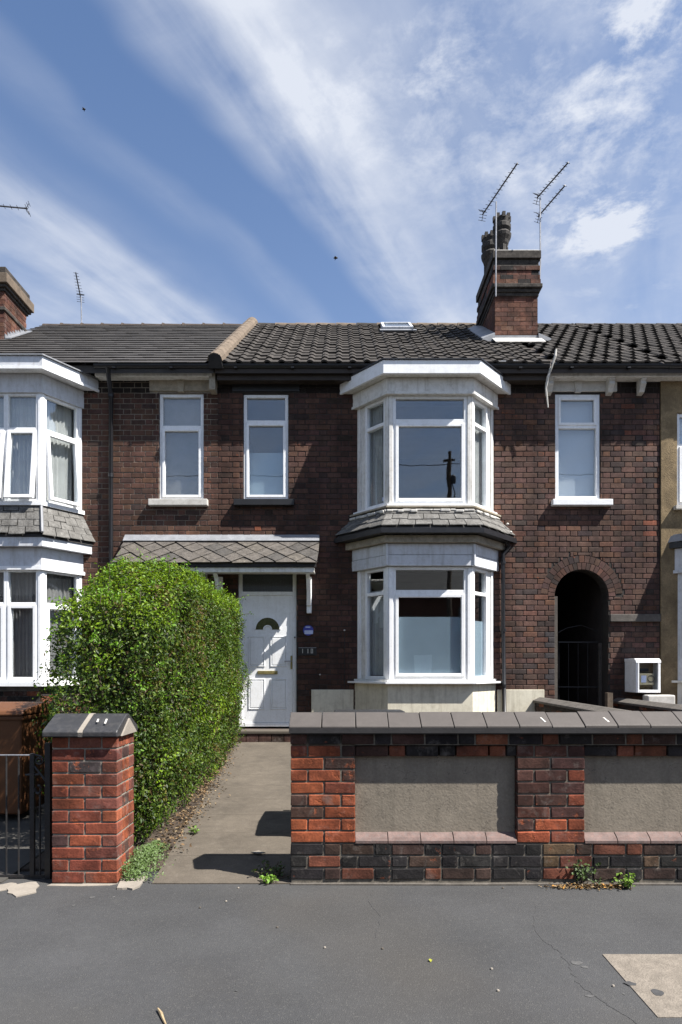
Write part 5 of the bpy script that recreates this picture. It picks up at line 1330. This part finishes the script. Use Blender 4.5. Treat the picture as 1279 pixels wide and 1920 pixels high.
# ================================================================== BINS
def wheelie(label, x, y, z, mat, rz=0.0, lid=True):
    b = thing('wheelie_bin', label, 'bin', (x, y, z)); q = MB()
    w0, w1, d0, d1, h = .23, .285, .25, .345, .98
    q.hexa([(x - w0, y - d0, z + .05), (x + w0, y - d0, z + .05), (x + w0, y + d0, z + .05), (x - w0, y + d0, z + .05), (x - w1, y - d1, z + h), (x + w1, y - d1, z + h), (x + w1, y + d1, z + h), (x - w1, y + d1, z + h)]); q.build('body', mat, b, bevel=.02)
    q = MB(); q.box(x - w1 - .02, x + w1 + .02, y - d1 - .02, y + d1 + .02, z + h - .04, z + h); q.build('rim', mat, b, bevel=.01)
    q = MB(); q.prism([(x - w1 - .03, y - d1 - .05, z + h + .004), (x - w1 - .03, y - d1 - .03, z + h + .05), (x - w1 - .03, y, z + h + .10), (x - w1 - .03, y + d1, z + h + .09), (x - w1 - .03, y + d1 + .03, z + h + .004)], (2 * w1 + .06, 0, 0)); q.build('lid', mat, b, bevel=.015)
    MB().tube([(x - .2, y + d1 + .06, z + h - .02), (x + .2, y + d1 + .06, z + h - .02)], .016, 8).build('handle', mat, b)
    for s in (-1, 1):
        q = MB(); q.prism([(x + s * (w0 + .01), y + d0 + .03 + .1 * math.cos(a), z + .1 + .1 * math.sin(a)) for a in np.linspace(0, 2 * math.pi, 16, endpoint=False)], (s * .05, 0, 0)); q.build('wheel', 'black_paint', b)
    b2 = None
    return b
wheelie('brown wheelie bin standing behind the iron gate', XX(44, 5.75) - .30, 6.1, gz(6.1) + .008, 'bin')
wheelie('unseen black wheelie bin added behind the front garden wall to cast a shadow on the path', .25, 5.55, gz(5.55) + .0, 'binblack')  # unseen stand-in, added to cast the second shadow across the path

# ================================================================== HEDGE AND PLANTS
def leaves(name, pts, nrm, size, cols, mat, parent=None, kind='stuff', aspect=.5, fold=.25):
    n = len(pts); P_ = np.asarray(pts); Nn = np.asarray(nrm); sz = np.asarray(size)[:, None]
    Nn = Nn / np.linalg.norm(Nn, axis=1, keepdims=True)
    rd = nrng.normal(size=(n, 3)); a = np.cross(Nn, rd); a /= np.linalg.norm(a, axis=1, keepdims=True) + 1e-9; b = np.cross(Nn, a)
    v = np.empty((n, 4, 3)); v[:, 0] = P_ - a * sz * .5; v[:, 2] = P_ + a * sz * .5
    v[:, 1] = P_ + b * sz * aspect * .5 + Nn * sz * fold * aspect; v[:, 3] = P_ - b * sz * aspect * .5 + Nn * sz * fold * aspect
    me = bpy.data.meshes.new(name); me.vertices.add(4 * n); me.vertices.foreach_set('co', v.reshape(-1))
    idx = (np.arange(n)[:, None] * 4 + np.array([0, 1, 2, 0, 2, 3])[None]).reshape(-1)
    me.loops.add(6 * n); me.loops.foreach_set('vertex_index', idx.astype(np.int32)); me.polygons.add(2 * n)
    me.polygons.foreach_set('loop_start', np.arange(0, 6 * n, 3, dtype=np.int32)); me.polygons.foreach_set('loop_total', np.full(2 * n, 3, dtype=np.int32))
    me.update(calc_edges=True); at = me.color_attributes.new('Col', 'FLOAT_COLOR', 'POINT')
    c = np.ones((n, 4, 4)); c[:, :, :3] = np.asarray(cols)[:, None, :]; at.data.foreach_set('color', c.reshape(-1).astype(np.float32))
    me.materials.append(M[mat]); me.validate(); return link(name, me, parent, kind)
HG = thing('hedge', 'tall clipped green privet hedge growing beside the concrete path', 'hedge', (-1.93, 7.3, .1))
hx0, hx1, hy0, hy1 = -2.33, -1.53, 5.08, 9.62
def htop(y): 
    t = min(1, max(0, (y - hy0) / 1.15)); return 2.08 + .46 * (t * t * (3 - 2 * t)) + .02 * math.sin(y * 3)
def hnoise(p, s): return mnoise.noise(Vector(p) * s)
pts = []; nr = []; szs = []; cl_ = []
NH = 74000
areas = [('R', (hy1 - hy0) * 2.2), ('F', .8 * 2.0), ('T', (hy1 - hy0) * .8), ('L', (hy1 - hy0) * 1.2), ('B', .8)]
tot = sum(a for _, a in areas)
rl = random.Random(5)
for face, a in areas:
    for _ in range(int(NH * a / tot * (1.25 if face in 'FT' else 1.0))):
        y = rl.uniform(hy0, hy1); x = rl.uniform(hx0, hx1); top = htop(y)
        if face == 'R': z = rl.uniform(gz(y) + .05, top); p = [hx1, y, z]; n = (1, 0, .1)
        elif face == 'L': z = rl.uniform(gz(y) + .4, top); p = [hx0, y, z]; n = (-1, 0, .1)
        elif face == 'F': top = htop(hy0); z = rl.uniform(.2, top); p = [x, hy0, z]; n = (0, -1, .1)
        elif face == 'B': z = rl.uniform(.4, top); p = [x, hy1, z]; n = (0, 1, .1)
        else: p = [x, y, top]; n = (0, -.25 if y < hy0 + 1.2 else 0, 1)
        # rounded shoulders, lumpy face, bulge at mid height
        zz = (p[2] - gz(p[1])) / (top - gz(p[1])); bul = .07 * math.sin(min(1, zz) * math.pi) - .05 * max(0, .25 - zz) * 4
        lump = .12 * hnoise(p, 2.0) + .085 * hnoise(p, 5.5) + .03 * hnoise(p, 13.0)
        ins = min(.36, rl.expovariate(1 / .08)) - .02
        k = lump + bul - ins
        if p[2] > top - .16 and face in 'RLF':
            q = (p[2] - top + .16) / .16; k -= .11 * q * q
        if face == 'T':
            ed = min(p[0] - hx0, hx1 - p[0]); k = lump * .8 - ins - (.12 * max(0, (.16 - ed) / .16) ** 2)
        if face == 'R':   # rounded front and back corners
            ed = min(p[1] - hy0, 99); k -= .12 * max(0, (.2 - ed) / .2) ** 2
        if face == 'F':
            ed = min(p[0] - hx0, hx1 - p[0]); k -= .10 * max(0, (.16 - ed) / .16) ** 2
        nv3 = Vector(n).normalized(); p = Vector(p) + nv3 * k + Vector((rl.uniform(-.02, .02), rl.uniform(-.02, .02), rl.uniform(-.02, .02)))
        if rl.random() < .012 and face in 'TRF': p += nv3 * rl.uniform(.03, .10)
        pts.append(p[:]); nr.append((n[0] + rl.gauss(0, .55), n[1] + rl.gauss(0, .55), n[2] + .25 + rl.gauss(0, .5))); szs.append(rl.uniform(.018, .046))
        br_ = rl.random(); bright_leaf = (face == 'T' or p.z > top - .25) or hnoise(p, 1.6) > .34  # young growth; the top rim also has its top light put into the colour
        c = (.066, .122, .012) if br_ < .4 else (.032, .066, .011) if br_ < .72 else (.115, .172, .018)
        if bright_leaf and rl.random() < .6: c = (.205, .325, .016) if rl.random() < .5 else (.145, .245, .015)
        if rl.random() < .03 or (hnoise((p.x, p.y, p.z * .8), 3.1) > .36 and rl.random() < .5): c = (.12, .080, .034) if rl.random() < .6 else (.15, .14, .03)
        kk = rl.uniform(.75, 1.25); cl_.append((c[0] * kk * .74, c[1] * kk * .74, c[2] * kk * .74))
leaves('foliage', pts, nr, szs, cl_, 'leaf', HG)
# sprigs that stick out of the top
EXTRA = []
for i in range(150):
    y = rl.uniform(hy0 + .02, hy1); f_ = rl.random()
    if f_ < .45: q_ = Vector((rl.uniform(hx0 + .05, hx1 - .05), y, htop(y) + rl.uniform(.02, .10)))
    elif f_ < .75: q_ = Vector((hx1 + rl.uniform(.05, .12), y, rl.uniform(.9, htop(y))))
    elif f_ < .88: q_ = Vector((rl.uniform(hx0, hx1), hy0 - rl.uniform(.05, .10), rl.uniform(.7, 2.0)))
    else: y = rl.uniform(hy0, hy0 + .6); q_ = Vector((hx0 - rl.uniform(.03, .09), y, rl.uniform(.9, 2.1)))
    EXTRA.append((q_.x * F / q_.y + 639.5, HZ - (q_.z - EYE) * F / q_.y, q_.y))
pts = []; nr = []; szs = []; cl_ = []; tw = MB()
for (u, v, Y) in ((228, 1040, 6.6), (262, 1030, 6.7), (285, 1048, 6.4), (235, 1062, 6.3), (330, 1052, 6.6), (470, 1150, 9.2), (472, 1265, 8.6), (468, 1275, 8.4), (460, 1118, 9.2), (98, 1128, 5.1), (110, 1122, 5.2), (140, 1105, 5.4), (205, 1075, 5.9), (95, 1180, 5.1), (92, 1290, 5.1)) + tuple(EXTRA):
    top = Vector(PP(u, v, Y)); bot = Vector((min(max(top.x, hx0 + .1), hx1 - .08), top.y, min(top.z - .06, htop(Y) - .05)))
    tw.tube([bot, bot.lerp(top, .6) + Vector((.01, 0, .01)), top], [.004, .003, .002], 4)
    for i in range(18):
        p = bot.lerp(top, rl.uniform(.35, 1.05)) + Vector((rl.gauss(0, .022), rl.gauss(0, .022), rl.gauss(0, .016)))
        pts.append(p[:]); nr.append((rl.gauss(0, 1), rl.gauss(0, 1), rl.gauss(.6, 1))); szs.append(rl.uniform(.022, .04)); k = rl.uniform(.8, 1.25); cl_.append((.12 * k, .24 * k, .022 * k))
leaves('sprigs', pts, nr, szs, cl_, 'leaf', HG); tw.build('sprig_stems', 'bark', HG, kind='stuff')
# branches and twigs inside
br = MB()
for i in range(16):
    y = hy0 + .25 + i * (hy1 - hy0 - .5) / 15; x = -1.93 + rl.uniform(-.1, .1); b = Vector((x, y, gz(y) - .02))
    for j in range(5):
        e = Vector((x + rl.uniform(-.3, .3), y + rl.uniform(-.3, .3), rl.uniform(1.2, 1.9))); m = b.lerp(e, .4) + Vector((rl.uniform(-.06, .06), rl.uniform(-.06, .06), 0))
        br.tube([b, m, e], [.022, .015, .006], 5)
br.build('branches', 'bark', HG)
# the shaded twiggy interior: dense dark leaves in volume, added to stop light leaking through
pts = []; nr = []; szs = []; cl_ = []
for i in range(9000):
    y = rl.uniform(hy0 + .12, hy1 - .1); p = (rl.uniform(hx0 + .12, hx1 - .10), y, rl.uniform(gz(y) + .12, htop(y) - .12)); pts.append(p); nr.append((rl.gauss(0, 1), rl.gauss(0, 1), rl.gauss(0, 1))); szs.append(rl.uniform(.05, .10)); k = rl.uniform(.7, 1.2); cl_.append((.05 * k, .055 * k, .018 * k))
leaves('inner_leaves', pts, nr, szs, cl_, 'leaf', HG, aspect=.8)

def weed(label, x, y, z, w, h, n, col, seed, cat='weed', group=None, tall=False):
    r_ = random.Random(seed); wv = thing('weed', label, cat, (x, y, z), group); st = MB(); P_ = []; N_ = []; S_ = []; C_ = []
    for i in range(max(4, n // 10)):
        e = Vector((x + r_.gauss(0, w * .4), y + r_.gauss(0, w * .22), z + h * r_.uniform(.4, 1.0))); st.tube([(x + r_.gauss(0, w * .15), y + r_.gauss(0, .02), z), e], [.004, .002], 4)
        for j in range(10):
            p = Vector((x, y, z)).lerp(e, r_.uniform(.4, 1.1)) + Vector((r_.gauss(0, .014), r_.gauss(0, .014), r_.gauss(0, .010))); p.z = max(p.z, z + .006)
            P_.append(p[:]); N_.append((r_.gauss(0, .7), r_.gauss(-.3, .7), r_.gauss(1, .5))); S_.append(r_.uniform(.016, .034)); k = r_.uniform(.7, 1.3); C_.append((col[0] * k, col[1] * k, col[2] * k))
    st.build('stems', 'bark', wv); leaves('leaves', P_, N_, S_, C_, 'leaf', wv, kind='stuff', aspect=.7)
# ground cover by the pillar
pts = []; nr = []; szs = []; cl_ = []
for i in range(2600):
    t = rl.random(); y = YW + .02 + t * .75; x = px1 + .01 + abs(rl.gauss(0, .10)) * (1 - .5 * t) + .03 * t; z = gz(y) + .01 + max(0, .17 * (1 - abs(t - .35)) * rl.random() * (1 - min(1, (x - px1) / .28)))
    pts.append((x, y, z)); nr.append((rl.gauss(.2, .6), rl.gauss(-.4, .6), rl.gauss(1, .4))); szs.append(rl.uniform(.010, .022)); k = rl.uniform(.7, 1.25); cl_.append((.10 * k, .155 * k, .05 * k))
tag(leaves('ground_cover', pts, nr, szs, cl_, 'leaf', None, 'stuff', .7), 'low green creeping weed at the foot of the brick gate pillar', 'weeds')
weed('dark straggly weed in the corner where the path meets the wall', X0 - .10, YW + .10, .0, .22, .13, 130, (.05, .075, .02), 2)
weed('bright green sprig at the path edge beside the wall end', X0 - .17, YW + .02, .0, .08, .07, 60, (.14, .26, .03), 3)
weed('dark green weed rooted at the wall foot under the brown brick pier', XX(1088, YW - .03), YW - .04, .0, .13, .17, 120, (.06, .095, .03), 4)
weed('bright green weed on the pavement edge beside the fallen leaves', XX(1176, YW - .07), YW - .08, .0, .10, .085, 110, (.13, .22, .035), 5)
weed('yellow-green creeper growing up beside the gate pillar back', -2.16, 5.0, .9, .14, .34, 160, (.20, .22, .04), 6)
weed('small green seedling on the concrete path by the hedge', -1.28, 5.5, gz(5.5) + .02, .05, .05, 30, (.11, .2, .03), 8)
def litter(name, fn, n, label, cols, s=(.015, .04)):
    P_ = []; N_ = []; S_ = []; C_ = []
    for i in range(n):
        x, y, z = fn(); P_.append((x, y, z)); N_.append((rl.gauss(0, .45), rl.gauss(0, .45), 1)); S_.append(rl.uniform(*s)); c = rl.choice(cols); k = rl.uniform(.7, 1.25); C_.append((c[0] * k, c[1] * k, c[2] * k))
    tag(leaves(name, P_, N_, S_, C_, 'dry', None, 'stuff', .65), label, 'fallen leaves')
DRY = [(.13, .080, .038), (.17, .115, .062), (.085, .052, .026), (.20, .15, .088), (.055, .037, .022)]
def f1():
    t = rl.betavariate(1.3, 1.2); y = 4.95 + t * 4.3; x = -1.335 - .33 * (y - YW) / 5.5 + rl.gauss(-.05, .095); return (x, y, gz(y) + .030 + abs(rl.gauss(0, .012)))
litter('fallen_leaves', f1, 1700, 'brown dry leaves drifted along the foot of the hedge beside the path', DRY)
def f2():
    x = XX(rl.betavariate(2.2, 1.6) * 165 + 1008, YW - .06); return (x, YW - .05 - abs(rl.gauss(0, .03)), .006 + abs(rl.gauss(0, .010)))
litter('fallen_leaves', f2, 420, 'orange-brown leaves swept against the wall foot near the brown pier', DRY + [(.30, .15, .03), (.24, .17, .08)], (.012, .03))

# ================================================================== PAVEMENT DETAILS
def flat(name, mat, pts, z, label=None, cat=None, parent=None, h=.004, group=None):
    q = MB(); q.prism([(x, y, z) for x, y in pts], (0, 0, h)); o = q.build(name, mat, parent)
    if label: tag(o, label, cat, group)
    return o
def gp(u, v): Y = EYE * F / (v - HZ); return (XX(u, Y), Y)
structure(flat('concrete_patch', 'patch', [(1.385, 2.75), (2.6, 2.75), (2.6, 3.35), (1.392, 3.352), (1.388, 3.1)], -.02, h=.024))
for (u, v, s) in ((1182, 1846, .05), (1232, 1863, .06)):
    c = gp(u, v); r_ = random.Random(u); flat('pit', 'crack', [(c[0] + s * .7 * math.cos(a) * r_.uniform(.5, 1), c[1] + s * .6 * math.sin(a) * r_.uniform(.5, 1)) for a in np.linspace(0, 6.28, 9, endpoint=False)], .0045, parent=bpy.data.objects['concrete_patch'], h=.001)
def ribbon(uv, w, nm, mat, z=.0015):
    g = [gp(u, v) for u, v in uv]; fine = []; r_ = random.Random(int(uv[0][0]))
    for i in range(len(g) - 1):
        for k in range(5):
            t = k / 5; fine.append((g[i][0] + (g[i + 1][0] - g[i][0]) * t + r_.gauss(0, .006), g[i][1] + (g[i + 1][1] - g[i][1]) * t + r_.gauss(0, .006)))
    fine.append(g[-1]); q = MB()
    for i in range(len(fine) - 1):
        a, b = Vector(fine[i]), Vector(fine[i + 1]); d = (b - a).normalized(); n = Vector((-d.y, d.x)) * w * r_.uniform(.5, 1.2)
        q.add([(a.x - n.x, a.y - n.y, z), (a.x + n.x, a.y + n.y, z), (b.x + n.x, b.y + n.y, z), (b.x - n.x, b.y - n.y, z)], [(0, 1, 2, 3)])
    q.build(nm, mat, pv)
ribbon([(1002, 1735), (1015, 1760), (1048, 1783), (1070, 1810), (1082, 1840), (1112, 1865), (1140, 1885), (1190, 1915), (1215, 1935)], .0035, 'crack', 'crack')
ribbon([(1002, 1735), (1006, 1700), (1030, 1680)], .002, 'crack', 'crack')
ribbon([(700, 1668), (690, 1690), (715, 1720), (705, 1760)], .0012, 'crack', 'crack')
def blob(u, v, su, sv, mat, nm='scuff', z=.0012, h=.0008, n=9, seed=0, parent=None, label=None, cat=None):
    c = gp(u, v); k = c[1] / F; r_ = random.Random(seed + int(u)); ky = k * c[1] / EYE
    return flat(nm, mat, [(c[0] + su * k * math.cos(a) * r_.uniform(.55, 1.1), c[1] + sv * ky * math.sin(a) * r_.uniform(.55, 1.1)) for a in np.linspace(0, 2 * math.pi, n, endpoint=False)], z, label, cat, parent if label is None else None, h)
for u, v, su, sv in ((1080, 1806, 14, 5), (1097, 1814, 8, 3), (1105, 1868, 10, 3), (1170, 1864, 4, 2), (172, 1683, 7, 2), (138, 1698, 4, 1.5), (214, 1682, 2.5, 2)): blob(u, v, su, sv, 'scuff', parent=pv)
for i, (u, v) in enumerate(((375, 1703), (424, 1691), (609, 1778), (717, 1780), (922, 1818), (934, 1859), (943, 1666), (447, 1666), (1150, 1850), (520, 1740))):
    c = gp(u, v); tag(MB().lathe([(.004, 0), (.008, .004), (.006, .009), (.001, .011)], (c[0], c[1], -.001), 6).build('pebble', 'spill' if i % 3 else 'conc'), 'tiny pale stone lying loose on the grey asphalt pavement', 'pebble', 'loose stones on the pavement')
c = gp(807, 1803); tag(leaves('fallen_leaf', [(c[0], c[1], .006)], [(.2, -.3, 1)], [.026], [(.24, .25, .03)], 'dry', None, None, .8), 'single small yellow-green leaf on the open asphalt pavement', 'leaf')
c = gp(443, 1859); tag(MB().lathe([(.004, 0), (.007, .003), (.002, .006)], (c[0], c[1], 0), 6).build('dark_stone', 'crack'), 'tiny dark stone on the asphalt beyond the twig', 'pebble')
a, b, c3, d = gp(296, 1896), gp(302, 1904), gp(306, 1914), gp(314, 1930)
tag(MB().tube([(a[0], a[1], .012), (b[0], b[1], .010), (c3[0], c3[1], .008), (d[0], d[1], .006)], [.004, .008, .006, .003], 6).build('twig', 'twig'), 'bent pale dry twig lying on the asphalt pavement', 'twig')
# cement spills
blob(246, 1656, 27, 16, 'spill', 'cement_spill', -.002, .016, 14, 1, label='pale cement spill at the corner of the path and gate pillar', cat='cement')
blob(45, 1668, 38, 14, 'spill', 'cement_spill', -.002, .010, 14, 4, label='broken pale cement patch in front of the iron gate', cat='cement')
blob(8, 1664, 30, 9, 'spill', 'cement_spill', -.003, .008, 12, 8, label='thin worn cement strip at the foot of the iron gate', cat='cement')
flat('mortar_strip', 'spill', [(px0 - .02, YW - .035), (px0 + .2, YW - .045), (px1 - .05, YW - .03), (px1, YW + .01), (px0, YW + .01)], -.002, 'thin pale mortar strip along the foot of the gate pillar', 'mortar', h=.006)
flat('mortar_strip', 'mortar_b', [(X0, YW - .02), (X0 + 1.2, YW - .03), (X0 + 2.0, YW - .022), (X1, YW - .035), (X1, YW + .02), (X0, YW + .02)], -.002, 'thin dirty mortar strip along the foot of the garden wall', 'mortar', h=.012)
tag(flat('chipped_stone', 'spill', [(-.72, 5.02), (-.66, 5.05), (-.60, 5.0), (-.66, 4.98)], gz(5.0) + .022, h=.006), 'flat pale stone chip on the path by the shadow', 'stone')

# ================================================================== STREET BEHIND THE CAMERA (seen in the glass)
OP = thing('opposite_terrace', 'row of brick houses across the street reflected in the lower windows', 'houses', (0, -16, 0))
MB().box(-30, 30, -24, -16, -.2, 5.6).build('wall', 'opp_brick', OP)
MB().prism([(-30, -15.6, 5.5), (-30, -20, 8.3), (-30, -24.4, 5.5)], (60, 0, 0)).build('roof', 'slate', OP)
for i in range(12):
    x = -27 + i * 4.8
    for z0, z1 in ((.8, 2.3), (3.5, 4.9)): MB().box(x, x + 1.2, -15.98, -15.9, z0, z1).build('window', 'fan_glass', OP)
    MB().box(x + 2.4, x + 3.3, -15.98, -15.9, 0, 2.2).build('door', 'paint_grey', OP)
UP = thing('utility_pole', 'wooden utility pole with crossarm reflected in the upper bay glass', 'pole', (4.5, -7.8, 0))
MB().tube([(4.7, -7.8, -.1), (4.72, -7.8, 10.9)], [.12, .085], 10).build('pole', 'wood_pole', UP); MB().box(4.45, 4.98, -7.97, -7.91, 10.45, 10.56).build('crossarm', 'wood_pole', UP); MB().lathe([(.08, 0), (.10, .05), (.10, .3), (.06, .34)], (4.88, -7.8, 9.5), 10).build('junction_can', 'darksteel', UP); MB().tube([(4.72, -7.8, 10.0), (4.9, -7.7, 9.0), (4.75, -7.75, 8.2), (4.98, -7.8, 7.4)], .022, 6).build('cable_loop', 'black_paint', UP)
for z in (10.3,): MB().tube([(-40, -7.8, z + .3), (-15, -7.8, z - .25), (4.5, -7.8, z), (25, -7.8, z - .25), (40, -7.8, z + .3)], .018, 5).build('wire', 'black_paint', UP)
TR = thing('street_tree', 'broad green street tree across the road reflected in the left bay', 'tree', (-9.5, -11, 0))
MB().tube([(-9.5, -11, -.1), (-9.4, -11, 2.2), (-9.6, -11, 4.5)], [.22, .17, .08], 8).build('trunk', 'bark', TR)
pts = []; nr = []; szs = []; cl_ = []
for i in range(2600):
    d = Vector((rl.gauss(0, 1), rl.gauss(0, 1), rl.gauss(0, 1))).normalized() * (rl.random() ** .4) * 2.3; pts.append((-9.5 + d.x, -11 + d.y, 4.6 + d.z)); nr.append((rl.gauss(0, 1), rl.gauss(0, 1), rl.gauss(.5, 1))); szs.append(rl.uniform(.2, .34)); k = rl.uniform(.7, 1.3); cl_.append((.06 * k, .12 * k, .02 * k))
leaves('crown', pts, nr, szs, cl_, 'leaf', TR)
